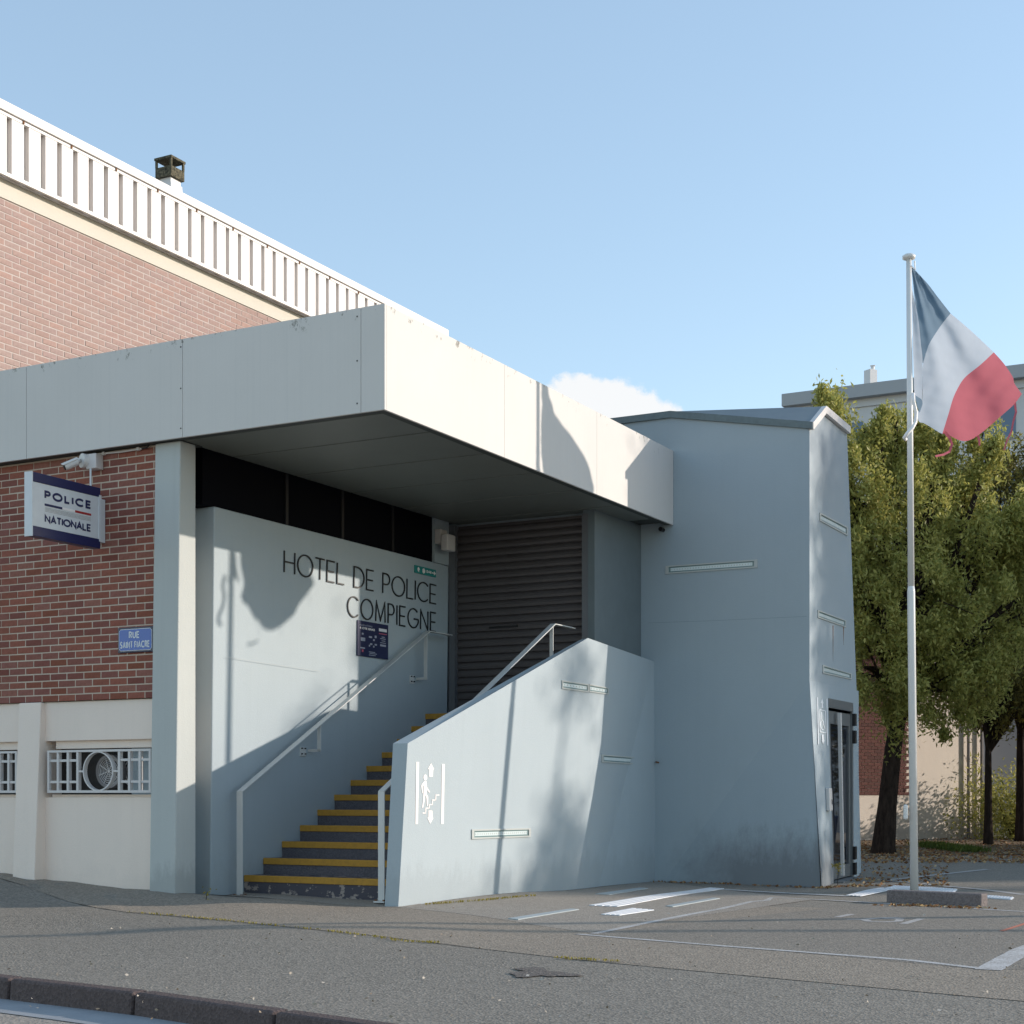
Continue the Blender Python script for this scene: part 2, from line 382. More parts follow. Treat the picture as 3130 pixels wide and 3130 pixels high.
def ribbon(mb, poly, wd, frame, dep):
    """a mitred flat stroke of width wd along a 2-D polyline, given thickness dep"""
    cl = len(poly) > 2 and (Vector(poly[0])-Vector(poly[-1])).length < 1e-6
    pts = [Vector(p) for p in (poly[:-1] if cl else poly)]; n = len(pts); L = []; Rr = []
    for i, p in enumerate(pts):
        a = pts[i-1] if (i > 0 or cl) else None; b = pts[(i+1) % n] if (i < n-1 or cl) else None
        d1 = (p-a).normalized() if a is not None else None; d2 = (b-p).normalized() if b is not None else None
        d1 = d1 if d1 is not None else d2; d2 = d2 if d2 is not None else d1
        n1 = Vector((-d1.y, d1.x)); n2 = Vector((-d2.y, d2.x)); m = n1+n2
        m = m.normalized() if m.length > 1e-4 else n1; k = 1/max(.45, m.dot(n1)); m = m*(wd/2*k); L.append(p+m); Rr.append(p-m)
    base = len(mb.v)
    for q in (L, Rr):
        for p in q: mb.v.append(tuple(frame(p.x, p.y, dep)))
    for q in (L, Rr):
        for p in q: mb.v.append(tuple(frame(p.x, p.y, 0)))
    for i in range(n if cl else n-1):
        j = (i+1) % n
        mb.f += [(base+i, base+n+i, base+n+j, base+j), (base+i, base+j, base+2*n+j, base+2*n+i), (base+n+j, base+n+i, base+3*n+i, base+3*n+j)]; mb.mi += [0]*3
    if not cl:
        for i in (0, n-1): mb.f.append((base+i, base+2*n+i, base+3*n+i, base+n+i)); mb.mi.append(0)
def text_strokes(txt, gap=.2, space=.42):
    x = 0; out = []
    for ch in txt:
        if ch == ' ': x += space; continue
        w_, st = glyph(ch); out.append((ch, x, st)); x += w_ + gap
    return out, x-gap
def letters(txt, frame, h, width, wd, dep, mat, parent, gap=.2, space=.42, name='letter', one=False):
    """txt set between 0 and width (frame units), cap height h"""
    st, W = text_strokes(txt, gap, space); kx = width/W; mb = MB()
    for ch, x0, polys in st:
        if not one: mb = MB()
        for pl in polys:
            q = [((x0+x)*kx, wd/2+y*(h-wd)) for x, y in pl]; ribbon(mb, q, wd, frame, dep)
        if not one: mb.build(name, mat, parent)
    if one: mb.build(name, mat, parent)
def frame_u(u, beta=0.0):
    """frame on a wall facing +u: x = v, y = z"""
    def mk(v0, z0):
        def f(a, b, d): return UV(u + beta*(z0+b) + d, v0+a, z0+b)
        return f
    return mk
def frame_v(v):
    def mk(u0, z0):
        def f(a, b, d): return UV(u0+a, v-d, z0+b)
        return f
    return mk

# ================================================================== SETTING: ground
def yk(x):
    pts = [(-40, 36), (-6, 11.45), (-3.07, 9.37), (-2.085, 8.66), (-.90, 7.62), (.2, 6.66), (60, -46)]
    for (x0, y0), (x1, y1) in zip(pts, pts[1:]):
        if x <= x1: return y0 + (y1-y0)*(x-x0)/(x1-x0)
    return pts[-1][1]
def sheet(name, xs, ws, yf, zf, mat, **kw):
    V_ = []; n = len(ws)
    for x in xs:
        for w_ in ws:
            y = yf(x, w_); V_.append((x, y, zf(x, y)))
    F_ = [(i*n+j, (i+1)*n+j, (i+1)*n+j+1, i*n+j+1) for i in range(len(xs)-1) for j in range(n-1)]
    me = bpy.data.meshes.new(name); me.from_pydata(V_, [], F_); me.materials.append(mat)
    me.polygons.foreach_set('use_smooth', [True]*len(F_))
    o = link(bpy.data.objects.new(name, me)); tag(o, kind='structure', **kw); return o
MB().face([(-900,-900,-.42),(900,-900,-.42),(900,900,-.42),(-900,900,-.42)]).build('ground', M_dirt, kind='structure')
xs = [-60,-40,-25,-16,-12,-10] + [ -9+.25*i for i in range(84)] + [12.5,14,17,22,30,45,80]
ws = [.0] + [.05+.25*i for i in range(90)] + [23.5,25,28,32,40,60,90]
pave = sheet('pavement', xs, [0,.06]+[.2+.25*i for i in range(90)]+[24,26,30,36,50,80,120], lambda x, w_: yk(x)+.15+w_, g, M_asphalt)
sheet('road', [-60,-30,-12,-8,-6,-5,-4,-3,-2.5,-2,-1.5,-1,-.5,0,.5,1,2,4,8,20,60], [-60,-20,-6,-3,-1.5,-.8,-.40], lambda x, w_: yk(x)+w_, lambda x, y: -.175, M_asphalt_light)
sheet('gutter', [-60,-30,-12,-8,-6,-5,-4,-3,-2.5,-2,-1.5,-1,-.5,0,.5,1,2,4,8,20,60], [-.44,.02], lambda x, w_: yk(x)+w_, lambda x, y: -.171, M_gutter)
# kerb stones
kerb = tag(link(bpy.data.objects.new('kerb', None), None, (-2.1, 8.7, -.17)), 'kerb of dark worn stones along the pavement edge', None, kind='structure')
jx = -3.02 - .9*5
for i in range(16):
    x0, x1 = jx + .9*i + .008, jx + .9*(i+1) - .008
    a, b = Vector((x0, yk(x0), 0)), Vector((x1, yk(x1), 0)); d = (b-a).normalized(); nrm = Vector((-d.y, d.x, 0))
    zt = g(x0, yk(x0)+.1)+.004; zt1 = g(x1, yk(x1)+.1)+.004
    mb = MB(); lo = [a, b, b+nrm*.15, a+nrm*.15]
    mb.hexa([p+Vector((0,0,-.30)) for p in lo], [lo[0]+nrm*.02+Vector((0,0,zt)), lo[1]+nrm*.02+Vector((0,0,zt1)), lo[2]+Vector((0,0,zt1)), lo[3]+Vector((0,0,zt))])
    mb.build('kerb_stone', M_kerb, kerb, bevel=.018)
# patches of other asphalt and concrete, draped
def drape(name, poly, mat, lift, parent=None, n=1, **kw):
    """polygon given as ground points, each cut into small quads so that it follows the ground"""
    pts = [Vector(p) for p in poly]; mb = MB()
    if len(pts) == 4:
        nu = max(1, int(max((pts[1]-pts[0]).length, (pts[2]-pts[3]).length)/.3)); nv = max(1, int(max((pts[3]-pts[0]).length, (pts[2]-pts[1]).length)/.3))
        gr = [[pts[0].lerp(pts[1], i/nu).lerp(pts[3].lerp(pts[2], i/nu), j/nv) for i in range(nu+1)] for j in range(nv+1)]
        for row in gr:
            for p in row: mb.v.append((p.x, p.y, g(p.x, p.y)+lift))
        for j in range(nv):
            for i in range(nu): k = j*(nu+1)+i; mb.f.append((k, k+1, k+nu+2, k+nu+1)); mb.mi.append(0)
    else: mb.face([(p.x, p.y, g(p.x, p.y)+lift) for p in pts])
    o = mb.build(name, mat, parent); tag(o, **kw); return o
def stroke_ground(pxpts, wpx, mat, name, lift=.006, parent=None, **kw):
    """painted line through ground points seen at these pixels, with a true width in metres"""
    c = [G(*p) for p in pxpts]; mb = MB(); L = []
    fine = []
    for a, b in zip(c, c[1:]):
        n = max(1, int((b-a).length/.3))
        fine += [a.lerp(b, i/n) for i in range(n)]
    fine.append(c[-1])
    for i, p in enumerate(fine):
        d = (fine[min(i+1, len(fine)-1)] - fine[max(i-1, 0)]); d.z = 0; d.normalize(); nn = Vector((-d.y, d.x, 0))*wpx/2
        for q in (p+nn, p-nn): mb.v.append((q.x, q.y, g(q.x, q.y)+lift))
    for i in range(len(fine)-1): mb.f.append((2*i, 2*i+1, 2*i+3, 2*i+2)); mb.mi.append(0)
    o = mb.build(name, mat, parent); tag(o, **kw); return o
drape('parking_surface', [G(1800,2857), G(3012,2966), Vector((14,9.5,0)), Vector((14,27,0))][:4], M_parking, .004, kind='structure')
drape('concrete_apron', [Vector((-3.0,15.25,0)), G(560,2790)*0 + G(1340,2778), G(1240,2748), Vector((-2.6,16.6,0))], M_concrete, .005, kind='structure')
drape('concrete_path', [G(1225,2774), G(1800,2852), G(2480,2752), G(2010,2694)], M_concrete, .0045, kind='structure')
def drape_cols(name, cols, mat, lift):
    mb = MB(); n = 14; G_ = []
    for (xt, yt), (xb, yb) in cols:
        a, b = G(xt, yt), G(xb, yb); G_.append([a.lerp(b, i/n) for i in range(n+1)])
    F2 = []
    for c0_, c1_ in zip(G_, G_[1:]):
        for k in range(6): F2.append([p.lerp(q, k/6) for p, q in zip(c0_, c1_)])
    F2.append(G_[-1])
    for c in F2:
        for p in c: mb.v.append((p.x, p.y, g(p.x, p.y)+lift))
    for i in range(len(F2)-1):
        for j in range(n): k = i*(n+1)+j; mb.f.append((k, k+1, k+n+2, k+n+1)); mb.mi.append(0)
    mb.build(name, mat, kind='structure')
M_asphalt_b = asphalt_mat('beige_asphalt', (.262, .222, .178), .45, .18)
drape_cols('older_surface', [((-60,2700),(-60,2750)),((380,2716),(380,2788)),((700,2748),(700,2815)),((1000,2752),(1000,2846)),((1345,2772),(1345,2885)),((1800,2740),(1800,2938)),((2300,2770),(2300,2985)),((3200,2795),(3200,3068))], M_asphalt_b, .003)
# rough patch of missing surface
mb = MB(); c0 = G(1650,2978); ring = []
for i in range(26):
    a = 2*math.pi*i/26; r = 1+.35*math.sin(3*a+1)+.2*math.sin(7*a)
    ring.append(G(1650+95*math.cos(a)*r*.95, 2976+13*math.sin(a)*r+ .07*95*math.cos(a)*.6, .006))
mb.face(ring); mb.build('worn_patch', M_asphalt_dark, kind='structure')
# painted parking markings
stroke_ground([(1764,2857),(2200,2893),(2778,2937),(3030,2966)], .07, M_mark, 'parking_line', kind='structure')
stroke_ground([(1812,2856),(2000,2818),(2200,2780),(2300,2757),(2344,2754),(2358,2745),(2500,2751),(2721,2764),(3130,2788),(3400,2806)], .07, M_mark, 'parking_line', kind='structure')
stroke_ground([(3020,2967),(3130,2906),(3300,2840)], .16, M_mark, 'parking_line', kind='structure')
stroke_ground([(2205,2719),(2400,2731),(2593,2740)], .16, M_mark, 'edge_line', kind='structure')
stroke_ground([(2720,2693),(2778,2698),(2950,2715),(3130,2736)], .12, M_mark_faint, 'parking_line', kind='structure')
stroke_ground([(2713,2691),(2853,2676),(3020,2658)], .12, M_mark_faint, 'parking_line', kind='structure')
stroke_ground([(2900,2622),(3060,2630),(3300,2640)], .12, M_mark_faint, 'parking_line', kind='structure')
stroke_ground([(3062,2848),(3130,2826),(3200,2806)], .04, M_red_line, 'red_line', kind='structure')
# wheelchair sign painted on the bay, worn
wc = [[(2588,2812),(2640,2812),(2690,2808),(2745,2806)], [(2640,2812),(2655,2818),(2700,2820),(2745,2818),(2752,2812)], [(2690,2808),(2735,2811),(2760,2808)], [(2560,2805),(2604,2796)], [(2760,2826),(2816,2810)]]
for q in wc: stroke_ground(q, .07, M_mark_faint, 'bay_symbol', kind='structure')
# tactile guide strips: parallel raised ribs
def ribs(c4, n, name, mat, label, cat, group=None, frac=.55):
    """c4: start-left, start-right, end-right, end-left pixels; n ribs along the strip"""
    q = [G(*p) for p in c4]; root = thing(name, q[0], label, cat, group); mb0 = MB()
    k = [Vector((p.x, p.y, g(p.x, p.y)+.007)) for p in q]; mb0.face(k); mb0.build('base_strip', M_plate, root)
    for i in range(n):
        a0, a1 = (i+.5-frac/2)/n, (i+.5+frac/2)/n; mb = MB()
        m = max(2, int((q[3]-q[0]).length/.4))
        for j in range(m):
            f0, f1 = j/m, (j+1)/m
            def pt(a, f): p = q[0].lerp(q[1], a).lerp(q[3].lerp(q[2], a), f); return Vector((p.x, p.y, g(p.x, p.y)))
            b4 = [pt(a0,f0), pt(a1,f0), pt(a1,f1), pt(a0,f1)]
            mb.hexa([p+Vector((0,0,.006)) for p in b4], [p+Vector((0,0,.014)) for p in b4])
        mb.build('rib', mat, root)
    return root
ribs([(1798,2770),(1890,2774),(2215,2719),(2168,2716)], 4, 'tactile_strip', M_tactile, 'long ribbed white guiding strip running towards the tower foot', 'tactile strip', None, .72)
ribs([(1836,2798),(1896,2801),(2002,2785),(1930,2779)], 4, 'tactile_strip', M_tactile, 'short ribbed white guiding strip just in front of the long one', 'tactile strip', None, .7)
ribs([(2585,2739),(2632,2742),(2745,2719),(2690,2716)], 4, 'tactile_strip', M_tactile, 'ribbed white guiding strip ending at the dark concrete block', 'tactile strip', None, .7)
def studs(name, c4, na, nb, label):
    q = [G(*p) for p in c4]; root = thing(name, q[0], label, 'tactile paving'); me = None
    for i in range(na):
        for j in range(nb):
            p = q[0].lerp(q[1], (i+.5)/na).lerp(q[3].lerp(q[2], (i+.5)/na), (j+.5)/nb); p.z = g(p.x, p.y)+.006
            if me is None:
                m = MB(); m.tube([(0,0,0),(0,0,.012),(0,0,.016)], [.026,.022,.010], 8); me = m.mesh('stud', M_tactile)
            link(bpy.data.objects.new('stud', me), root, p)
    return root
studs('tactile_studs', [(2700,2720),(2915,2732),(2925,2722),(2735,2710)], 22, 5, 'rows of pale tactile studs around the foot of the flagpole')
studs('tactile_studs', [(3003,2747),(3090,2753),(3098,2747),(3010,2740)], 9, 3, 'small patch of tactile studs right of the dark concrete block')
for c4, lab in (([(1553,2810.6),(1584,2813.7),(1770,2782.6),(1745,2780.8)], 'flat grey strip on the ground nearest the low stair wall corner'),
                ([(2036,2771.5),(2056,2774.5),(2200,2748.5),(2180,2747)], 'flat grey strip on the ground nearest the bay line'),
                ([(1820,2734.8),(1863,2737),(1981,2717.6),(1955,2716)], 'flat grey strip on the ground closest to the stair wall and tower')):
    q = [G(*p) for p in c4]; root_p = q[0]
    mb = MB(); mb.hexa([Vector((p.x,p.y,g(p.x,p.y)+.002)) for p in q], [Vector((p.x,p.y,g(p.x,p.y)+.012)) for p in q])
    o = mb.build('ground_plate', M_plate, None, org=root_p); tag(o, lab, 'ground strip')

# ================================================================== BRICKS
def brick_meshes(mat, L, hh, dep, nv=5):
    out = []
    for i in range(nv):
        m = MB(); r = random.Random(i)
        j = lambda: r.uniform(-.0015, .0015)
        c = .004
        # front face slightly set in from the body: a chamfered brick, front towards -y
        b = [(0,0,0),(L,0,0),(L,dep,0),(0,dep,0)]; 
        m.v = [(c+j(),0+j(),c+j()),(L-c+j(),0+j(),c+j()),(L-c+j(),0+j(),hh-c+j()),(c+j(),0+j(),hh-c+j()),
               (0,c,0),(L,c,0),(L,c,hh),(0,c,hh),(0,dep,0),(L,dep,0),(L,dep,hh),(0,dep,hh)]
        m.f = [(0,1,2,3),(0,4,5,1),(1,5,6,2),(2,6,7,3),(3,7,4,0),(4,8,9,5),(5,9,10,6),(6,10,11,7),(7,11,8,4)]; m.mi = [0]*9
        out.append(m.mesh('brick', mat))
    return out
def brick_wall(parent, origin, rot, width, rows, pitch_l, pitch_h, mat, mat_joined, joint, visible, limit=300, half_first=0.0, dep=.03):
    """courses of running bond; each visible brick its own object, the rest joined"""
    L, hh = pitch_l-joint, pitch_h-joint; meshes = brick_meshes(mat, L, hh, dep); halves = {}
    M = Matrix.Translation(origin) @ Matrix.Rotation(rot, 4, 'Z'); n = 0; rest = MB(); cand = []
    for r in range(rows):
        x = -pitch_l*(.5 if r % 2 else 0) - half_first
        while x < width - .01:
            x0, x1 = max(0, x), min(width, x+L)
            if x1 - x0 > .02: cand.append((r, x0, x1))
            x += pitch_l
    keep = [c for c in cand if visible(c[1], c[2], c[0]*pitch_h)]
    keep = set(keep[:limit]) if len(keep) <= limit else set(sorted(keep, key=lambda c: visible(c[1], c[2], c[0]*pitch_h))[-limit:])
    for c in cand:
        r, x0, x1 = c; off = random.uniform(-.0015, .0015)
        if c in keep:
            if abs((x1-x0) - L) < 1e-4: me = random.choice(meshes); sx = 1
            else: me = random.choice(meshes); sx = (x1-x0)/L
            o = bpy.data.objects.new('brick', me); COL.objects.link(o); o.parent = parent
            wpos = M @ Vector((x0, off, r*pitch_h)); o.location = wpos - WP[parent.name]; o.rotation_euler = (0, 0, rot); o.scale = (sx, 1, 1); n += 1
        else:
            q = [M @ Vector((a, b, r*pitch_h)) for a, b in ((x0,off),(x1,off),(x1,dep),(x0,dep))]
            rest.hexa(q, [p+Vector((0,0,hh)) for p in q])
    if rest.f: rest.build('brick_courses', mat_joined, parent, kind='stuff')
    return n
ROT_A = math.atan2(-CA, SA); ROT_B = math.atan2(SA, CA)

# ================================================================== ENTRANCE WING
VA, UW, UC, VC = 11.78, -9.96, -7.5, 11.646
ZB, ZT = 4.458, 5.393
wing = thing('entrance_wing', UV(-10.2, VA, 0), 'low brick police wing with a wide white flat canopy over its entrance stairs', 'building')
# front wall of brick above a beige plinth
front = MB().box(-18, -10.1, VA+.004, VA+.25, 2.0, ZB).build('front_wall', M_mortar, wing)
PL, PH = .2265, .0721
def vis_a(x0, x1, z):   # near the pier = seen; keep those with centre right of the frame edge
    u = -18 + (x0+x1)/2; return 1000+u if (u > -12.45 and z < 2.36) else 0
brick_wall(front, UV(-18, VA, 2.0), ROT_A, 7.82, 34, PL, PH, M_brick, M_brick_isl, .0115, vis_a, 300, .06)
# plinth: posts and panels around two low windows
pl = MB()
pl.box(-18, -10.1, VA+.03, VA+.3, 1.60, 1.996)          # band above the windows
pl.box(-18, -10.1, VA+.03, VA+.3, -.3, .915+.115)       # panel below
pl.box(-18, -10.1, VA+.34, VA+.4, -.3, 1.996)           # back
pl.build('plinth', M_cream, wing, bevel=.006)
# tapered pilaster
q0 = [onV(58, 2147, VA-.03), onV(125, 2147, VA-.03)]
uL, uR = uv(q0[0])[0], uv(q0[1])[0]
mb = MB(); mb.hexa([UV(uL,VA-.13,0), UV(uR,VA-.13,0), UV(uR,VA+.38,0), UV(uL,VA+.38,0)], [UV(uL,VA-.03,1.994), UV(uR,VA-.03,1.994), UV(uR,VA+.38,1.994), UV(uL,VA+.38,1.994)])
mb.build('pilaster', M_cream, wing, bevel=.008)
# basement window: recess, grille, fan
def grille(parent, x0, x1, xs_v, ring=True, z0=None, z1=None):
    zf = lambda px, py: onV(px, py, VA+.0).z
    t_, b_ = 1.455, 1.02
    win = MB().box(uv(onV(x0,2300,VA))[0]-.12, uv(onV(x1,2300,VA))[0]+.12, VA+.26, VA+.29, 1.02, 1.61).build('window', M_inside, parent)
    u0, u1 = uv(onV(x0, 2300, VA))[0], uv(onV(x1, 2300, VA))[0]
    zt, zb = 1.505, 1.075
    fr = MB()
    fr.box(u0, u1, VA-.012, VA+.02, zt-.022, zt); fr.box(u0, u1, VA-.012, VA+.02, zb, zb+.025)
    fr.box(u0, u0+.026, VA-.012, VA+.02, zb+.025, zt-.022); fr.box(u1-.026, u1, VA-.012, VA+.02, zb+.025, zt-.022)
    fr.build('frame', M_beige_metal, win)
    m_ = MB(); m_.box(u0-.02, u1+.12, VA+.08, VA+.25, 1.02, 1.058); m_.box(u0+.03, u1+.12, VA+.08, VA+.25, 1.522, 1.604); m_.build('surround', M_cream, win)
    for px in xs_v:
        u = uv(onV(px, 2350, VA))[0]; MB().box(u-.014, u+.014, VA-.008, VA+.035, zb+.025, zt-.022).build('bar', M_beige_metal, win)
    return win, u0, u1, zb, zt
win, u0, u1, zb, zt = grille(wing, 147, 463, [178, 208.5, 238, 365, 396, 428])
def ub(px): return uv(onV(px, 2350, VA))[0]
for za in (1.4, 1.185):
    for a, b in ((147,178),(178,208.5),(208.5,238),(365,396),(396,428),(428,463)):
        MB().box(ub(a)+.015, ub(b)-.015, VA+.0, VA+.03, za-.012, za+.012).build('cross_bar', M_beige_metal, win)
uc = (ub(238)+ub(365))/2; zc = (zb+zt)/2
def torus_v(mb, u, v, z, r, rr, n=40):
    mb.tube([UV(u+r*math.cos(2*math.pi*i/n), v, z+r*math.sin(2*math.pi*i/n)) for i in range(n+1)], rr, 6, False)
m = MB(); 
for i in range(48):
    a0, a1 = 2*math.pi*i/48, 2*math.pi*(i+1)/48; r0, r1 = .186, .199
    q = [UV(uc+r*math.cos(a), VA-.01, zc+r*math.sin(a)) for r, a in ((r0,a0),(r1,a0),(r1,a1),(r0,a1))]
    m.hexa(q, [p+(UV(0,.05,0)-UV(0,0,0)) for p in q])
m.build('ring', M_beige_metal, win)
for a, b in ((ub(238)+.014, uc-.199), (uc+.199, ub(365)-.014)): MB().box(a, b, VA-.005, VA+.03, zc-.009, zc+.009).build('stub', M_beige_metal, win)
fan = MB()
for r in (.035,.055,.075,.095,.115,.135): torus_v(fan, uc+.03, VA+.12, zc, r, .0035)
for k in range(8):
    a = math.pi*k/4+.3; fan.tube([UV(uc+.03, VA+.115, zc), UV(uc+.03+.15*math.cos(a), VA+.115, zc+.15*math.sin(a))], .004, 6)
fan.build('fan_guard', M_beige_metal, win)
m = MB()
for i in range(36):
    a0, a1 = 2*math.pi*i/36, 2*math.pi*(i+1)/36
    q = [UV(uc+.03+r*math.cos(a), VA+.11, zc+r*math.sin(a)) for r, a in ((.14,a0),(.168,a0),(.168,a1),(.14,a1))]
    m.hexa(q, [p+(UV(0,.08,0)-UV(0,0,0)) for p in q])
m.build('fan_housing', M_fan, win)
m = MB()
for k in range(5):
    a = 2*math.pi*k/5
    q = [UV(uc+.03+r*math.cos(a+d), VA+.16+dv, zc+r*math.sin(a+d)) for r, d, dv in ((.03,-.2,0),(.13,-.15,-.02),(.13,.45,.02),(.03,.5,0))]
    m.prism(q, UV(0,.004,0)-UV(0,0,0))
m.build('fan_blade', M_fan, win)
# flexible duct coils behind the grille, right of the fan
m = MB()
for k in range(5): torus_v(m, uc+.24+.018*k, VA+.22, zc-.01*k, .14-.012*k, .006, 30)
m.build('duct', M_beige_metal, win)
win2, *_ = grille(wing, -215, 54, [-180,-150,-120,-60,-30,0,27])
for za in (1.4, 1.185):
    for a, b in ((-150,-120),(-120,-60),(-60,-30),(-30,0),(0,27),(27,54)):
        MB().box(ub(a)+.015, ub(b)-.015, VA+.0, VA+.03, za-.012, za+.012).build('cross_bar', M_beige_metal, win2)
# pier beside the brick
mb = MB()
mb.hexa([UV(-10.20,11.65,-.3), UV(-9.886,11.65,-.3), UV(-9.886,11.97,-.3), UV(-10.20,11.97,-.3)], [UV(-10.20,11.74,ZB), UV(-9.886,11.74,ZB), UV(-9.886,11.97,ZB), UV(-10.20,11.97,ZB)])
mb.build('pier', M_pier, wing, bevel=.012)
MB().box(-10.7, -10.2, 11.97, 12.5, -.3, ZB).build('inner_corner', M_wall, wing)
# long side wall beside the stairs (leans out slightly towards the top)
BW = .012
mb = MB(); zt_ = 3.93
mb.hexa([UV(UW-.7,12.34,-.3), UV(UW-BW*4.2,12.34,-.3), UV(UW-BW*4.2,16.95,-.3), UV(UW-.7,16.95,-.3)],
        [UV(UW-.7,12.34,zt_), UV(UW,12.34,zt_), UV(UW,16.95,zt_), UV(UW-.7,16.95,zt_)])
mb.build('side_wall', M_wall, wing, bevel=.012)
MB().box(UW-.6, UW-.035, 12.20, 16.60, zt_+.004, ZB+.1).build('clerestory_glass', M_soffit_dark, wing)
for v_ in (13.55, 14.6, 15.65): MB().box(UW-.034, UW-.015, v_, v_+.05, zt_+.006, ZB+.02).build('mullion', M_black, wing)
MB().box(UW-.6, UW, 16.604, 16.95, zt_+.004, ZB+.033).build('upper_post', M_wall, wing)
# back wall and roller shutter
VS = 17.0
MB().box(UW-.6, -8.10, VS+.12, VS+.4, 0, ZB+.1).build('back_wall', M_wall, wing)
shut = MB().box(UW+.0, -8.12, VS+.05, VS+.11, 2.0, 4.43).build('roller_shutter', M_shutter, wing)
sp = .0933; n_s = int((4.40-2.06)/sp); prof = [(0,.0),(.012,.018),(.040,.024),(.068,.018),(.0905,.002)]
sm = MB(); Lsh = (-8.11)-(UW+.08)
for a, b in zip(prof, prof[1:]):
    p = [UV(0,-a[1],a[0]), UV(Lsh,-a[1],a[0]), UV(Lsh,-b[1],b[0]), UV(0,-b[1],b[0])]; sm.face(p)
sm.face([UV(0,-.002,.0905), UV(Lsh,-.002,.0905), UV(Lsh,.03,.0905), UV(0,.03,.0905)])
sme = sm.mesh('slat', M_shutter)
for i in range(n_s): link(bpy.data.objects.new('slat', sme), shut, UV(UW+.08, VS+.035, 2.06+i*sp))
MB().box(UW+.55, UW+.95, VS-.0, VS+.02, 3.12, 3.145).build('pull_handle', M_black, shut)
for a, b in ((UW, UW+.085), (-8.11, -8.03)): MB().box(a, b, VS-.05, VS+.05, 2.0, 4.43).build('guide_rail', M_guide, wing)
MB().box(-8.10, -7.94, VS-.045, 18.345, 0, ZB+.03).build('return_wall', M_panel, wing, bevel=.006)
# lamp box and sensor above the shutter
m = MB().box(UW+.02, UW+.10, 16.62, 16.80, 4.18, 4.34).box(UW+.11, UW+.24, 16.70, 16.80, 4.10, 4.27)
t = thing('wall_lamp', UV(UW, 16.7, 4.1), 'small pale wall lamp under the canopy beside the roller shutter', 'lamp')
MB().box(UW, UW+.09, 16.60, 16.76, 4.16, 4.34).build('bracket', M_beige_metal, t, bevel=.01)
MB().box(UW+.10, UW+.20, 16.58, 16.78, 4.07, 4.27).build('lamp_head', M_beige_metal, t, bevel=.015)
# canopy: fascia panels, edge trim, soffit panels, roof
can = MB().box(-18, UC-.03, VC+.03, VC+.06, ZB+.03, ZT-.01).box(UC-.06, UC-.03, VC+.06, 18.33, ZB+.03, ZT-.01).box(-18, UC-.06, VC+.06, 18.33, ZT-.12, ZT-.02).build('canopy', M_dark_soffit, wing)
gp = .0025
us = [-18.0, -15.84, -13.82, -11.80, -9.78, -7.75, UC]
for a, b in zip(us, us[1:]):
    if b == UC: MB().box(a+gp, b, VC, VC+.026, ZB, ZT).build('fascia_panel', M_fascia, can)
    else: MB().box(a+gp, b-gp, VC, VC+.026, ZB, ZT).build('fascia_panel', M_fascia, can)
vsj = [VC+.027, 13.87, 16.07, 18.345]
for a, b in zip(vsj, vsj[1:]): MB().box(UC-.026, UC, a+gp, b-gp, ZB, ZT).build('fascia_panel', M_fascia, can)
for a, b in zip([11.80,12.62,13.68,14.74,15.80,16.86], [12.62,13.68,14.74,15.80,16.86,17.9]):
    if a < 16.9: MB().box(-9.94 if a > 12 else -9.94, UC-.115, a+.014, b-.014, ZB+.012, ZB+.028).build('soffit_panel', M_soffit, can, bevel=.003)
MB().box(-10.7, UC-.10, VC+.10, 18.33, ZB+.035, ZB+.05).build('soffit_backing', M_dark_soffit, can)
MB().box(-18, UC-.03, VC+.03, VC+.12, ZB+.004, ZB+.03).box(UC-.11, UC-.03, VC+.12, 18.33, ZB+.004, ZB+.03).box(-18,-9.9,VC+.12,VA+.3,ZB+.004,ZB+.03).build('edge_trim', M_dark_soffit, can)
m = MB()
for (px, py) in ((558,1420),(553,1395)): pass
for vv, zz in ((VC, ZB+.08), (VC, ZB+.46), (VC, ZT-.08)):
    for uu in (-9.80, -7.79): m.wbox(UV(uu, VC-.002, zz), .012, .004, .012, ROT_A)
m.build('rivet', M_black, can)

# ---- wall lettering
let = thing('wall_lettering', UV(UW, 15, 3.2), 'thin black metal letters HOTEL DE POLICE COMPIEGNE on the pale side wall above the stairs', 'lettering')
fu = frame_u(UW+.006)
def fw(v0, z0):
    def f(a, b, d): return UV(UW+.002-BW*(zt_-z0-b)+.004+d, v0+a, z0+b)
    return f
letters('HOTEL DE POLICE', fw(13.50, 3.411), .245, 3.13, .016, .008, M_lettering, let, .19, .52)
letters('COMPIEGNE', fw(14.70, 3.068), .245, 1.93, .016, .008, M_lettering, let, .25)
# ---- notice board
nb = thing('notice_board', UV(UW, 15.2, 2.65), 'dark blue information board with small white print on the wall beside the handrail', 'notice board')
wall_u = lambda z: UW-BW*(zt_-z)
def nbox(v0, v1, z0, z1, d0, d1, name, mat): return MB().box(wall_u(2.85)+d0, wall_u(2.85)+d1, v0, v1, z0, z1).build(name, mat, nb)
V0, V1, Z0, Z1 = 14.895, 15.54, 2.645, 3.05
nbox(V0, V1, Z0, Z1, -.005, .015, 'board', M_navy_face)
def nl(txt, fx, fy, fw_, fh, st=.16, mat=M_plainwhite):
    W_, H_ = V1-V0, Z1-Z0
    o = UV(wall_u(2.85)+.0155, V0+fx*W_, Z0+(1-fy-fh)*H_); fr = lambda a, b, d: UV(wall_u(2.85)+.0152+d, V0+fx*W_+a, Z0+(1-fy-fh)*H_+b)
    letters(txt, fr, fh*H_, fw_*W_, fh*H_*st, .0012, mat, nb, .28, .5, 'print', True)
M_palegrey = flat('print_grey', (.34, .36, .44), .5)
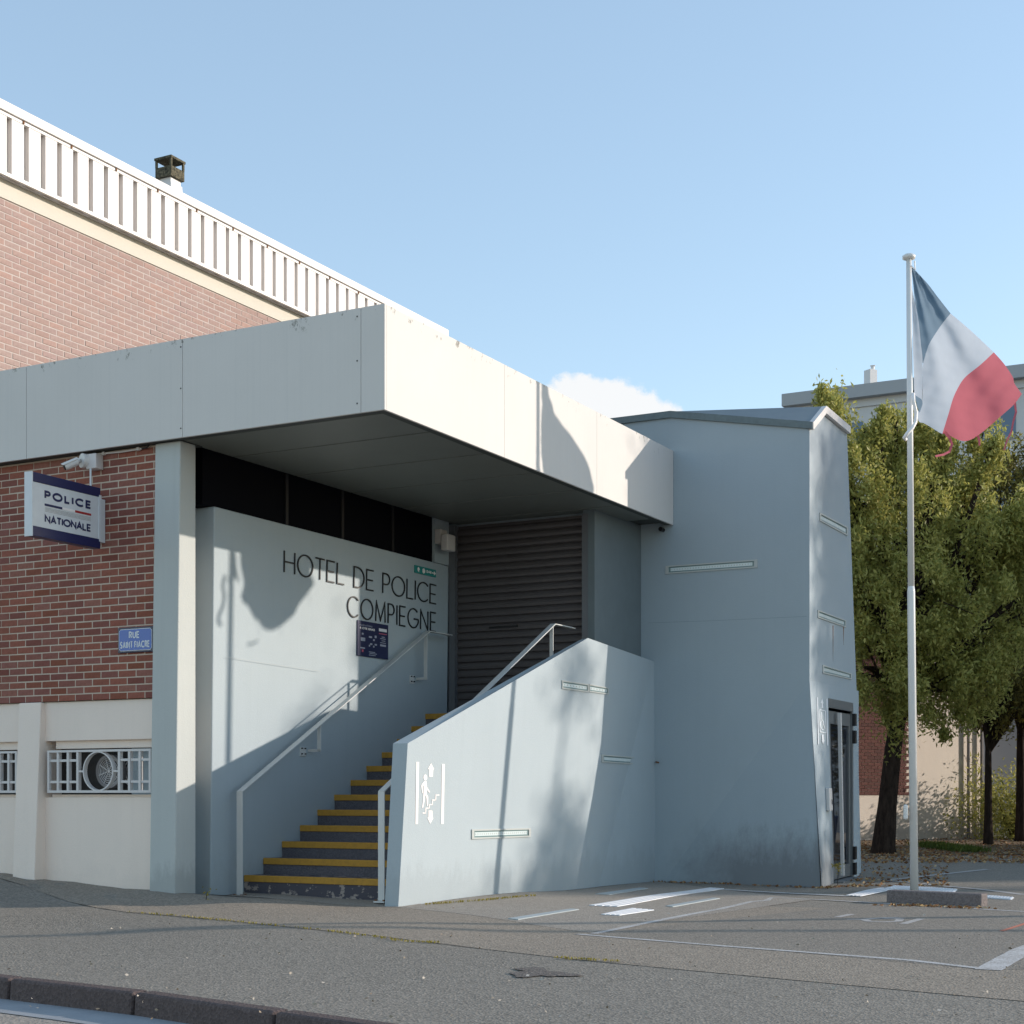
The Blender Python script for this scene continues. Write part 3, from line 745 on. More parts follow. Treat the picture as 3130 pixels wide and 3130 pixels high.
nl('POLICE NATIONALE', .07, .10, .40, .045, .16, M_palegrey); nl('A VOTRE SERVICE', .07, .175, .48, .062, .22)
def nbar(fx, fy, fw_, fh, mat, name='print'):
    W_, H_ = V1-V0, Z1-Z0; return MB().box(wall_u(2.85)+.0152, wall_u(2.85)+.0165, V0+fx*W_, V0+(fx+fw_)*W_, Z0+(1-fy-fh)*H_, Z0+(1-fy)*H_).build(name, mat, nb)
nbar(.69, .13, .26, .085, M_signwhite); nbar(.69, .27, .26, .022, M_pinkred)
for fx, fy, fw_, fh in ((.78,.36,.1,.02),(.73,.41,.18,.02),(.78,.47,.12,.018),(.73,.53,.19,.018),(.73,.585,.19,.055),
                        (.10,.47,.14,.10),(.13,.34,.06,.05),(.09,.75,.14,.035),(.36,.40,.10,.05),(.55,.36,.06,.07),(.50,.47,.05,.05),(.40,.60,.07,.045),(.55,.60,.07,.045),
                        (.36,.65,.04,.05),(.50,.66,.04,.05),(.36,.84,.20,.02),(.38,.88,.24,.02),(.36,.93,.22,.018)):
    nbar(fx, fy, fw_, fh, M_palegrey)
nbar(.135,.81,.05,.07,M_pinkred)
# ---- green escape sign
gs = thing('evacuation_sign', UV(UW, 16.3, 3.7), 'small green sign with a white arrow high on the wall beside the last letters', 'sign')
pa, pb = uv(onU(1266,1745,UW))[1], uv(onU(1330,1745,UW))[1]
zq = onU(1266,1727,UW).z, onU(1266,1750,UW).z
zl0, zl1 = zq[1], zq[0]
MB().box(UW-.004, UW+.012, pa, pb, zl0, zl1).build('plate', M_green, gs)
def gl(pts, name='symbol'):
    MB().prism([UV(UW+.0125, pa+(pb-pa)*x, zl0+(zl1-zl0)*y) for x, y in pts], UV(.002,0,0)-UV(0,0,0)).build(name, M_plainwhite, gs)
gl([(.80,.42),(.90,.42),(.90,.2),(.99,.5),(.90,.8),(.90,.58),(.80,.58)], 'arrow')
gl([(.34,.3),(.40,.1),(.47,.3),(.48,.6),(.42,.85),(.35,.7)], 'symbol')
gl([(.15,.2),(.19,.2),(.18,.5),(.23,.45),(.21,.65),(.16,.85),(.12,.7),(.11,.45)], 'symbol')
letters('DAE', lambda a, b, d: UV(UW+.0125+d, pa+(pb-pa)*.55+a, zl0+(zl1-zl0)*.33+b), (zl1-zl0)*.36, (pb-pa)*.22, .010, .002, M_plainwhite, gs, .3)

# ---- police sign box sticking out of the brick wall
US = -10.85; ps = thing('police_sign', UV(US, 11.72, 3.48), 'white and navy box sign reading POLICE NATIONALE standing out from the brick wall', 'sign')
v0s, v1s, z0s, z1s = 10.78, 11.69, 3.482, 4.08
MB().box(US-.10, US, v0s, v0s+.012, z0s-.004, z1s+.004).build('end_plate', M_signwhite, ps, bevel=.003)
MB().box(US-.092, US-.008, v0s+.014, v1s, z0s+.095, z1s-.09).build('light_box', M_signwhite, ps)
MB().box(US-.097, US-.001, v0s+.013, v1s, z1s-.088, z1s).build('top_band', M_navy, ps, bevel=.003)
MB().box(US-.097, US-.001, v0s+.013, v1s, z0s, z0s+.093).build('bottom_band', M_navy, ps, bevel=.003)
MB().box(US-.03, US-.008+.001, v0s+.016, v0s+.05, z0s+.096, z1s-.091).box(US-.03, US+.002, v1s-.02, v1s+.01, z0s+.07, z1s-.07).build('face_trim', M_signwhite, ps)
MB().box(US-.085, US-.02, v1s+.002, VA-.002, z0s+.07, z1s-.10).build('bracket', M_signwhite, ps, bevel=.003)
m = MB()
for zz in (3.62, 3.65, 3.86, 3.89): m.wbox(UV(US-.028, 11.73, zz), .012, .012, .012, ROT_A)
m.build('bolt', M_rust, ps)
fs = lambda v0, z0: (lambda a, b, d: UV(US-.0075+d, v0+a, z0+b))
letters('POLICE', fs(10.955, 3.850), .082, .60, .021, .003, M_navy, ps, .42)
letters('NATIONALE', fs(10.955, 3.628), .074, .60, .016, .003, M_navy, ps, .24)
for a, b, mt in ((10.947, 11.175, M_navy), (11.177, 11.345, M_plainwhite), (11.347, 11.565, M_red)):
    MB().box(US-.0075, US-.005, a, b, 3.787, 3.808).build('tricolour_bar', mt, ps)
for k in range(4): MB().box(US-.0075, US-.006, 10.95, 11.56, 3.768-.011*k, 3.7695-.011*k).build('thin_line', M_moss, ps)
m = MB().tube([UV(US+.045-.09, 11.60, 4.08), UV(US-.045, 11.60, 4.26)], .010, 8); m.build('conduit', M_signwhite, ps)
# ---- street name plate
sn = thing('street_sign', onV(361,1998,VA-.02), 'blue enamel street name plate reading RUE SAINT FIACRE on the brick wall', 'sign')
ua, ub_ = uv(onV(361,1950,VA-.02))[0], uv(onV(471,1950,VA-.02))[0]; za_, zb_ = onV(361,1997,VA-.02).z, onV(361,1920,VA-.02).z
MB().box(ua, ub_, VA-.022, VA-.002, za_, zb_).build('plate', M_darkblue, sn, bevel=.004)
def cham(u0, u1, z0, z1, c, v, d, name, mat):
    pts = [(u0+c,z0),(u1-c,z0),(u1,z0+c),(u1,z1-c),(u1-c,z1),(u0+c,z1),(u0,z1-c),(u0,z0+c)]
    MB().prism([UV(a, v, b) for a, b in pts], UV(0,-d,0)-UV(0,0,0)).build(name, mat, sn)
cham(ua+.014, ub_-.024, za_+.017, zb_-.017, .022, VA-.0222, .002, 'white_border', M_signwhite)
cham(ua+.020, ub_-.030, za_+.023, zb_-.023, .018, VA-.0244, .002, 'blue_field', M_blue_sign)
fv = lambda u0, z0: (lambda a, b, d: UV(u0+a, VA-.0266-d, z0+b))
wS = ub_-ua
letters('RUE', fv(ua+wS*.33, za_+.138), .068, wS*.27, .013, .002, M_signwhite, sn, .34)
letters('SAINT FIACRE', fv(ua+wS*.085, za_+.043), .068, wS*.80, .0118, .002, M_signwhite, sn, .40, .45)
# ---- security camera with junction box and conduit
cc = thing('security_camera', onV(292,1440,VA-.03), 'white bullet security camera on a beige junction box above the police sign', 'security camera')
bx = uv(onV(291,1415,VA-.06))
MB().box(bx[0]-.075, bx[0]+.055, VA-.11, VA-.002, onV(291,1440,VA).z, onV(291,1394,VA).z).build('junction_box', M_beige_metal, cc, bevel=.008)
zj = onV(262,1412,VA-.06).z; uj = uv(onV(262,1412,VA-.09))[0]
MB().tube([UV(uj+.02, VA-.03, zj), UV(uj-.02, VA-.13, zj)], [.072,.072], 24).build('mount', M_white, cc, bevel=.006)
p_a = UV(uj-.03, VA-.13, zj); p_b = UV(uj-.10, VA-.18, zj-.01)
MB().tube([p_a, p_b], [.022,.018], 12).build('joint', M_white, cc)
p_c = onV(198, 1428, VA-.30); p_d = onV(238, 1411, VA-.20)
MB().tube([p_d, p_d.lerp(p_c, .85), p_c], [.036,.036,.034], 20).build('camera_body', M_white, cc, bevel=.004)
dd = (p_c-p_d).normalized()
MB().bar(p_d + Vector((0,0,.037)), p_c + dd*.03 + Vector((0,0,.037)), .085, .006, UV(1,0,0)-UV(0,0,0)).build('sun_shield', M_white, cc, bevel=.002)
MB().tube([p_c+dd*.001, p_c+dd*.008], .028, 18).build('lens', M_black, cc)
cd = thing('conduit', onV(305,1390,VA-.03), 'thin pale conduit running along the top brick courses from the camera', 'conduit')
MB().tube([onV(298,1388,VA-.02), onV(370,1381,VA-.02), onV(434,1371,VA-.02)], .010, 8).build('pipe', M_beige_metal, cd)
for px, py in ((318,1387),(423,1373)): MB().wbox(onV(px,py+4,VA-.02), .03, .03, .03, ROT_A).build('clip', M_beige_metal, cd)
MB().tube([onV(434,1371,VA-.02), onV(448,1368,VA-.03), onV(460,1354,VA-.02)], .009, 8).build('black_hose', M_black, cd)

# ================================================================== STAIRS
ST = thing('entrance_stairs', UV(-9, 12.86, 0), 'dark stone stairs with yellow nosings climbing between the pale walls', 'stairs')
rise, going, z1_, vn = .1654, .3236, .231, 12.86
for i in range(12):
    zz = z1_ + rise*i; v_ = vn + going*i; low = (zz-rise-.02) if i else -.1
    far = v_+going+.05 if i < 11 else VS+.1
    s_ = MB().box(UW-.04, -7.99, v_+.012, far, low, zz-.004).build('step', M_riser if i < 1 else M_step, ST)
    MB().box(UW-.035, -7.995, v_, v_+.055, zz-.066, zz).build('nosing', M_yellow, s_, bevel=.004)
# ---- stair parapet with its folded outer face
BP = .068; UP = -7.85
par = thing('stair_wall', UV(UP, 12.425, 0), 'low white wall with sloping top along the right of the stairs, stair symbol painted on it', 'wall')
def up(z, v=0): return UP + BP*z
A0 = UV(up(0), 12.425, -.3); A0.z = -.3
zA, zF, zE = 1.536, 2.847, 2.753
a_b, a_t = UV(up(-.2), 12.425, -.2), UV(up(zA), 12.425, zA)
f_b, f_t = UV(up(-.2), 16.80, -.2), UV(up(zF), 16.16, zF)
e_b, e_t = onV(2003.5, 2694, 18.36), onV(2000, 2022, 18.36); e_b.z = -.2
th = .14
ai_b, ai_t = UV(UP-th, 12.39, -.2), UV(up(zA)-th, 12.39, zA)
fi_b, fi_t = UV(UP-th, 16.95, -.2), UV(up(zF)-th-.02, 16.3, zF)
ei_b, ei_t = e_b + (UV(-th,0,0)-UV(0,0,0)), e_t + (UV(-th,0,0)-UV(0,0,0))
mb = MB(); mb.v = [tuple(p) for p in (a_b,a_t,f_b,f_t,e_b,e_t,ai_b,ai_t,fi_b,fi_t,ei_b,ei_t)]
mb.f = [(0,2,3,1),(2,4,5,3),(6,0,1,7),(8,6,7,9),(10,8,9,11),(1,3,9,7),(3,5,11,9)]; mb.mi = [0]*7
mb.build('wall_body', M_wall, par)
def onface1(px, py): return onU(px, py, UP, BP)
n1 = UV(1,0,-BP)-UV(0,0,0); n1.normalize()
e2d = (e_b-f_b); n2 = Vector((e2d.y, -e2d.x, 0)).normalized()
def onface2(px, py):
    d = Vector((T(px), 1, -(py-CY)/F)); fm = f_b.lerp(f_t, .5); nn = (e_t-f_t).cross(f_b-f_t).normalized()
    if nn.y > 0: nn = -nn
    o = Vector((0,0,H)); s = (fm-o).dot(nn)/d.dot(nn); return o+d*s
def light_strip(parent, quad, onf, nrm, name='light_strip', dashes=18, dep=.012):
    """recessed bar light: pale frame, dark seal, frosted lens. quad = TL,TR,BR,BL pixels"""
    q = [onf(*p) for p in quad]; c = sum(q, Vector())/4
    def inset(k, kz):
        return [c + (p-c) for p in [q[0].lerp(q[1], k).lerp(q[3].lerp(q[2], k), kz), q[0].lerp(q[1], 1-k).lerp(q[3].lerp(q[2], 1-k), kz), q[0].lerp(q[1], 1-k).lerp(q[3].lerp(q[2], 1-k), 1-kz), q[0].lerp(q[1], k).lerp(q[3].lerp(q[2], k), 1-kz)]]
    o = MB()
    i1 = inset(.035, .16); 
    for a in range(4):
        b = (a+1) % 4; o.prism([q[a], q[b], i1[b], i1[a]], nrm*dep)
    root = o.build(name, M_pier, parent)
    s = MB(); i2 = inset(.055, .30)
    for a in range(4):
        b = (a+1) % 4; s.prism([i1[a], i1[b], i2[b], i2[a]], nrm*(dep*.3))
    s.build('seal', M_greenseal, root)
    MB().prism(i2, nrm*(dep*.2)).build('lens', M_glass_led, root)
    if dashes:
        m = MB()
        for k in range(dashes):
            f0 = (k+.35)/dashes; f1 = (k+.60)/dashes
            qq = [i2[0].lerp(i2[1], f0).lerp(i2[3].lerp(i2[2], f0), .3), i2[0].lerp(i2[1], f1).lerp(i2[3].lerp(i2[2], f1), .3), i2[0].lerp(i2[1], f1).lerp(i2[3].lerp(i2[2], f1), .7), i2[0].lerp(i2[1], f0).lerp(i2[3].lerp(i2[2], f0), .7)]
            m.prism([p+nrm*(dep*.2) for p in qq], nrm*.002)
        m.build('diode_row', M_pier, root)
    return root
light_strip(par, [(1440,2535),(1620,2531),(1620,2558),(1440,2565)], onface1, n1, dashes=26)
light_strip(par, [(1716,2079),(1797,2091),(1797,2116),(1716,2105)], onface1, n1, dashes=8)
light_strip(par, [(1799,2091),(1858,2102),(1858,2123),(1799,2115)], onface2, n2, dashes=6)
light_strip(par, [(1838,2306),(1967,2316),(1967,2338),(1838,2330)], onface2, n2, dashes=0)
# stair symbol (flat white print)
def sym(pts, onf, nrm, parent, name='symbol', mat=M_plainwhite):
    q = [onf(*p)+nrm*.0015 for p in pts]; MB().prism(q, nrm*.002).build(name, mat, parent)
K1 = 140/1040.
def z1p(x, y): return (1240+x*K1, 2300+y*K1)
for pl_ in ([(235,215),(298,215),(272,1625),(215,1625)], [(818,262),(880,262),(857,1622),(797,1622)],
            [(572,240),(640,380),(620,385),(610,550),(525,550),(530,375),(495,382)], [(512,1318),(600,1318),(606,1478),(626,1482),(552,1622),(484,1478),(510,1478)]):
    sym([z1p(*p) for p in pl_], onface1, n1, par, 'symbol')
sym([z1p(440+42*math.cos(a), 568+68*math.sin(a)) for a in [2*math.pi*i/16 for i in range(16)]], onface1, n1, par, 'symbol')
for pl_ in ([(418,650),(466,650),(480,790),(472,880),(468,960),(430,980),(398,940),(402,850),(400,740)],
            [(415,650),(408,735),(376,775),(388,920),(370,922),(346,765),(360,720)],
            [(468,755),(490,800),(548,895),(532,918),(478,845)],
            [(395,935),(438,970),(428,1080),(388,1262),(364,1252),(388,1100)],
            [(440,965),(470,945),(508,1010),(500,1210),(474,1210),(466,1030)]):
    sym([z1p(*p) for p in pl_], onface1, n1, par, 'symbol')
for a, b in (((375,1375),(458,1375)), ((448,1390),(452,1250)), ((452,1265),(535,1265)), ((526,1278),(532,1170)), ((532,1183),(605,1183)), ((598,1196),(604,1065)), ((604,1080),(682,1080)), ((675,1094),(681,950)), ((681,967),(760,967))):
    (x0, y0), (x1, y1) = a, b; hw = 13
    q = [(x0,y0-hw),(x1,y1-hw),(x1,y1+hw),(x0,y0+hw)] if abs(x1-x0) > abs(y1-y0) else [(x0-hw*.8,y0),(x0+hw*.8,y0),(x1+hw*.8,y1),(x1-hw*.8,y1)]
    sym([z1p(*p) for p in q], onface1, n1, par, 'symbol')

# ---- handrails: flat bars
def handrail(u, label, brk, name='handrail'):
    t = thing(name, UV(u, 12.6, .02), label, 'handrail')
    zb0 = .04; zt0 = 1.085; V0_, V1_, V2_ = 12.60, 16.26, 16.79; z1h = 3.04
    side = UV(1,0,0)-UV(0,0,0)
    MB().bar(UV(u, V0_, zb0), UV(u, V0_, zt0), .072, .012, side).build('post', M_rail, t, bevel=.002)
    MB().bar(UV(u, V0_-.004, zt0), UV(u, V1_, z1h), .072, .012, side).build('rail', M_rail, t, bevel=.002)
    MB().bar(UV(u, V1_, z1h), UV(u, V2_, z1h), .072, .012, side).build('rail_end', M_rail, t, bevel=.002)
    MB().box(u-.06, u+.06, V0_-.05, V0_+.05, .025, .040).build('base_plate', M_rust if 0 else M_rail, t)
    m = MB()
    for a, b in ((-.045,-.03),(.045,-.03),(-.045,.035),(.045,.035)): m.wbox(UV(u+a, V0_+b, .040), .018, .018, .014, ROT_A)
    m.build('bolt', M_rust, t)
    for v_, drop, pl_ in brk:
        zr = zt0 + (min(v_, V1_)-V0_)/(V1_-V0_)*(z1h-zt0)
        MB().bar(UV(u, v_, zr-.006), UV(u, v_, zr-drop), .045, .012, side).build('strut', M_rail, t)
        if pl_:
            MB().box(wall_u(zr-drop)-.002, u+.02, v_-.006, v_+.006, zr-drop, zr-drop+.03).build('arm', M_rail, t)
            MB().box(wall_u(zr-drop)-.001, wall_u(zr-drop)+.012, v_-.16, v_-.06, zr-drop-.05, zr-drop+.05).build('wall_plate', M_rail, t, bevel=.002)
            m = MB()
            for dv in (-.14,-.08):
                for dz in (-.03,.03): m.wbox(UV(wall_u(zr)+.016, v_+dv, zr-drop+dz), .014, .014, .014, ROT_A)
            m.build('bolt', M_black, t)
    return t
handrail(UW+.115, 'pale flat steel handrail fixed to the lettered wall on the left of the stairs', [(13.98,.30,True),(16.2,.56,True)])
handrail(-8.15, 'pale flat steel handrail rising behind the low wall on the right of the stairs', [(16.22,.5,False),(14.3,.6,False)])

# ================================================================== LIFT TOWER
UT, VT = -5.734, 18.35
tw = thing('lift_tower', UV(-6.2, VT+.6, 0), 'grey blue angular lift tower with recessed bar lights and a narrow glass door', 'building')
zk = 2.437
c_top, c_kink, c_bot = UV(UT, VT, 5.488), UV(UT, VT, zk), UV(-5.465, 17.95, -.2)
peak = UV(UT, 18.89, 5.805); bk_top = UV(UT, 19.95, 5.77); bk_kink = UV(UT, 20.40, zk); bk_bot = UV(UT, 20.50, -.2)
pA = onV(2051.5, 1272, VT); l_top = UV(-9.2, VT, 5.835); l_bot = UV(-9.2, VT, -.2); l_kink = UV(-9.2, VT, zk)
j_bot = onV(2003.5, 2694, VT); j_bot.z = -.2
bl_top = UV(-9.2, 21.5, 5.80); bl_bot = UV(-9.2, 21.5, -.2); br_top = UV(-6.2, 21.5, 5.78); br_bot = UV(-6.0, 21.6, -.2)
mb = MB(); VV = dict(c_top=c_top,c_kink=c_kink,c_bot=c_bot,peak=peak,bk_top=bk_top,bk_kink=bk_kink,bk_bot=bk_bot,pA=pA,l_top=l_top,l_bot=l_bot,l_kink=l_kink,j_bot=j_bot,bl_top=bl_top,bl_bot=bl_bot,br_top=br_top,br_bot=br_bot)
ix = {k_: i for i, k_ in enumerate(VV)}; mb.v = [tuple(p) for p in VV.values()]
def tf(*n): mb.f.append(tuple(ix[x] for x in n)); mb.mi.append(0)
tf('l_kink','c_kink','c_top','pA','l_top'); tf('l_bot','j_bot','c_kink','l_kink'); tf('j_bot','c_bot','c_kink')
tf('bk_bot','br_bot','br_top','bk_top','bk_kink'); tf('l_bot','l_kink','l_top','bl_top','bl_bot'); tf('bl_bot','bl_top','br_top','br_bot')
# right face with an opening for the door
DV0, DV1, DZ = 19.10, 20.22, 2.262
def twist(v, z):
    s = min(1, max(0, (zk-z)/zk)); f = max(0, (20.5-v)/2.15)**1.6
    return UV(UT + s*f*.269, v - s*f*.40, z)
L_t, R_t = twist(DV0, DZ), twist(DV1, DZ); L_b, R_b = twist(DV0, -.2), twist(DV1, -.2)
def addv(n, p): ix[n] = len(mb.v); mb.v.append(tuple(p))
addv('Lt', L_t); addv('Rt', R_t); addv('Lb', L_b); addv('Rb', R_b); addv('Lk', twist(DV0, zk)); addv('Rk', twist(DV1, zk))
tf('c_kink','Lk','Rk','bk_kink','bk_top','peak','c_top')
def tgrid(v0, v1, z0, z1, nv, nz):
    b = len(mb.v)
    for i in range(nv+1):
        for j in range(nz+1): mb.v.append(tuple(twist(v0+(v1-v0)*i/nv, z0+(z1-z0)*j/nz)))
    for i in range(nv):
        for j in range(nz): k = b+i*(nz+1)+j; mb.f.append((k, k+nz+1, k+nz+2, k+1)); mb.mi.append(0)
tgrid(VT, DV0, -.2, zk, 10, 12); tgrid(DV0, DV1, DZ, zk, 10, 2); tgrid(DV1, 20.5, -.2, zk, 4, 12)
mb.build('tower_wall', M_tower, tw)
# roof: flat zinc and one folded corner, with projecting edge
ov = .05; off = Vector((0,0,.03))
ro = MB()
ro.prism([l_top+off, pA+off, peak+off, bk_top+off, br_top+off, bl_top+off], Vector((0,0,.03)))
ro.prism([pA+off, c_top+off, peak+off], Vector((0,0,.03))); ro.build('roof', M_zinc, tw)
def edge(p, q, nrm, wd, hh, name, mat):
    MB().hexa([p-nrm*.02+Vector((0,0,-hh)), q-nrm*.02+Vector((0,0,-hh)), q+nrm*wd+Vector((0,0,-hh)), p+nrm*wd+Vector((0,0,-hh))],
              [p-nrm*.02+Vector((0,0,.062)), q-nrm*.02+Vector((0,0,.062)), q+nrm*wd+Vector((0,0,.062)), p+nrm*wd+Vector((0,0,.062))]).build(name, mat, tw)
nA = UV(0,-1,0)-UV(0,0,0); nB = UV(1,0,0)-UV(0,0,0)
edge(l_top, pA, nA, .03, .022, 'roof_edge', M_zinc_dark); edge(pA, c_top+nB*.05, nA, .03, .022, 'roof_edge', M_zinc_dark)
edge(c_top-nA*.0, peak, nB, .05, .03, 'roof_edge', M_white); edge(peak, bk_top, nB, .05, .03, 'roof_edge', M_white)
# seam on the roof fold
light_strip(tw, [(2035,1730),(2316,1710),(2316,1735),(2035,1755)], lambda x, y: onV(x, y, VT), nA, dashes=30)
onR = lambda x, y: onU(x, y, UT)
light_strip(tw, [(2504,1567),(2589,1611),(2589,1638),(2504,1592)], onR, nB, dashes=0)
light_strip(tw, [(2498,1864),(2584,1896),(2584,1918),(2498,1888)], onR, nB, dashes=0)
light_strip(tw, [(2513,2032),(2601,2059),(2601,2077),(2513,2058)], onR, nB, dashes=0)
M_joint = flat('paint_joint', (.29, .345, .38), .8, .2)
def joint(pts, onf, nrm, parent, hw=.004, mat=None):
    for a, b in zip(pts, pts[1:]):
        p, q = onf(*a), onf(*b); up_v = Vector((0,0,hw))
        MB().prism([p-up_v, q-up_v, q+up_v, p+up_v], nrm*.0012).build('joint', mat or M_joint, parent)
joint([(1980,1904),(2160,1898),(2466,1884)], lambda x, y: onV(x, y, VT), nA, tw)
joint([(690,2008),(820,2028),(980,2052)], lambda x, y: onU(x, y, UW-.022, BW), nB, wing, .0012, M_pier)
# rust runs under the middle strip
for px in (2545, 2577):
    a, b = onR(px, 1912), onR(px+1, 1912 + (110 if px == 2545 else 60)); 
    MB().prism([a+nB*.001, onR(px+2.2,1912)+nB*.001, b+nB*.001], nB*.001).build('rust_stain', M_rust, tw)
# door
dr = MB()
def dq(v0, v1, z0, z1, d0, d1, mb_=None):
    """box in the twisted door plane, d measured outwards"""
    n = nB; m_ = mb_ or MB()
    return m_.hexa([twist(v0,z0)+n*d0, twist(v1,z0)+n*d0, twist(v1,z1)+n*d0, twist(v0,z1)+n*d0], [twist(v0,z0)+n*d1, twist(v1,z0)+n*d1, twist(v1,z1)+n*d1, twist(v0,z1)+n*d1])
m = MB(); dq(DV0, DV1, DZ-.115, DZ, -.02, .006, m); dq(DV1-.05, DV1, -.03, DZ-.115, -.02, .006, m)
m.build('door_frame', M_alu, tw)
dq(DV0-.001, DV0+.085, -.03, DZ-.13, -.16, -.05).build('door_reveal', M_black, tw)
door = MB(); dq(DV0+.07, DV0+.13, .0, DZ-.15, -.06, -.02, door); dq(DV1-.13, DV1-.055, .0, DZ-.15, -.06, -.02, door); dq(DV0+.13, DV1-.13, DZ-.31, DZ-.15, -.06, -.02, door); dq(DV0+.13, DV1-.13, .0, .16, -.06, -.02, door)
door = door.build('door', M_alu, tw)
dq(DV0+.13, DV1-.13, .16, DZ-.31, -.05, -.035).build('glass', M_door_glass, door)
dq(DV0+.33, DV0+.38, .04, DZ-.17, .02, .06).build('pull_bar', M_white, door)
for z0, z1 in ((1.96,2.12),(1.73,1.90),(.21,.38),(.01,.17)): dq(DV1-.05, DV1+.03, z0, z1, .0, .045).build('hinge', M_black, door, bevel=.004)
dq(DV0+.02, DV1, -.05, -.015, -.16, .12).build('threshold', M_alu, tw)
# call button box
cb = twist(18.88, .92); 
t = thing('call_box', cb, 'small white call box with a slot beside the lift door', 'call box')
MB().hexa([twist(18.82,.86)+nB*0, twist(18.97,.86)+nB*0, twist(18.97,1.14), twist(18.82,1.14)], [twist(18.82,.86)+nB*.05, twist(18.97,.86)+nB*.05, twist(18.97,1.14)+nB*.05, twist(18.82,1.14)+nB*.05]).build('housing', M_white, t, bevel=.01)
MB().hexa([twist(18.91,.94)+nB*.0505, twist(18.94,.94)+nB*.0505, twist(18.94,1.0)+nB*.0505, twist(18.91,1.0)+nB*.0505], [twist(18.91,.94)+nB*.053, twist(18.94,.94)+nB*.053, twist(18.94,1.0)+nB*.053, twist(18.91,1.0)+nB*.053]).build('button', M_black, t)
# lift symbol: two lines, arrows, wheelchair in a box (pale print)
def onT(px, py):   # point on the twisted right face seen at this pixel
    p = onR(px, py)
    for _ in range(6):
        u_, v_ = uv(p); s_ = twist(v_+.0, p.z); us_, vs_2 = uv(s_)
        p = onU(px, py, UT + (us_-UT))
    return p
K2 = 160/1030.
def z2p(x, y): return (2480+x*K2, 2100+y*K2)
M_print = flat('pale_print', (.74, .78, .82), .5)
for pl_ in ([(108,200),(126,200),(143,1130),(126,1130)], [(292,232),(312,232),(325,1150),(305,1150)],
            [(207,225),(236,320),(221,325),(233,415),(196,415),(199,318),(180,318)], [(200,935),(234,935),(240,1045),(255,1045),(226,1130),(196,1045),(206,1045)]):
    sym([z2p(*p) for p in pl_], onT, nB, tw, 'symbol', M_print)
def line_sym(a, b, wd):
    (x0, y0), (x1, y1) = a, b; d = Vector((x1-x0, y1-y0)).normalized(); n = Vector((-d.y, d.x))*wd
    sym([z2p(x0+n.x,y0+n.y), z2p(x1+n.x,y1+n.y), z2p(x1-n.x,y1-n.y), z2p(x0-n.x,y0-n.y)], onT, nB, tw, 'symbol', M_print)
for a, b in (((158,445),(272,468)),((272,468),(285,900)),((285,900),(165,880)),((165,880),(158,445)),((196,490),(200,640)),((200,640),(235,680)),((235,680),(238,745)),((238,745),(262,820)),((190,660),(175,720)),((175,720),(182,790)),((182,790),(205,838)),((205,838),(238,835))):
    line_sym(a, b, 7)
# spout under the canopy end
t = thing('drain_spout', onV(2027,1620,VT), 'short round black drain spout low on the tower under the canopy end', 'drain')
MB().tube([onV(2027,1620,VT-.001), onV(2027,1620,VT-.001)+nA*.09], .028, 16).build('pipe', M_black, t)
t = thing('wall_tap', onV(2008,2330,VT), 'tiny metal tap at the corner of tower and stair wall', 'tap')
MB().tube([onV(2005,2329,VT-.001), onV(2009,2330,VT-.06), onV(2014,2331,VT-.06)], .010, 8).build('spout', M_rust, t)
# landing behind the stair wall


# ================================================================== TALL BUILDING BEHIND
UB, UF = -13.08, -12.97
bb = thing('brick_building', UV(-14, 17, 0), 'taller pale brick building behind with a ribbed white parapet', 'building')
wallB = MB().box(-24, UB-.004, 11.8, 21.9, 0, 7.83).build('side_brick_wall', M_mortar2, bb)
zbase = 7.63 - PH*36
def vis_b(x0, x1, z):
    v = 11.8 + (x0+x1)/2; p = UV(UB, v, zbase+z); px = CX+F*p.x/p.y; py = CY-F*(p.z-H)/p.y
    # only bricks above the canopy line and inside the frame
    zc_ = None
    lim = 1131.7 - .1733*px
    return 2000-v*10 if (px > -15 and py < lim+10 and py > 560) else 0
brick_wall(wallB, UV(UB, 11.8, zbase), ROT_B, 10.1, 36, PL, PH, M_brick2, M_brick2_isl, .0105, vis_b, 300)
MB().box(UB-.2, UB+.012, 11.8, 21.9, 7.634, 7.90).build('cream_band', M_band, bb)
pb_ = MB().box(UF-.3, UF-.062, 11.7, 21.99, 7.84, 8.60).build('parapet', M_rib, bb)
MB().box(UF-.02, UF+.012, 11.7, 21.99, 7.838, 7.878).build('bottom_trim', M_white, pb_)
MB().box(UF-.04, UF+.006, 11.7, 21.99, 8.498, 8.528).build('top_trim', M_white, pb_)
MB().box(UF-.35, UF+.03, 11.68, 22.02, 8.535, 8.645).build('coping', M_white, pb_, bevel=.008)
vg = 12.548 - .253*4; pm = MB(); pm.box(-.060, 0, .037, .253-.037, 0, .618); pme = pm.mesh('rib_panel', M_rib)
k_ = 0
while vg + .253 < 21.98:
    link(bpy.data.objects.new('rib_panel', pme), pb_, UV(UF, vg, 7.879)); vg += .253; k_ += 1
m = MB(); vv = 12.0
while vv < 21.9: m.box(UF+.006, UF+.016, vv, vv+.02, 8.50, 8.53); vv += .74
m.build('coping_clip', M_rust, pb_)
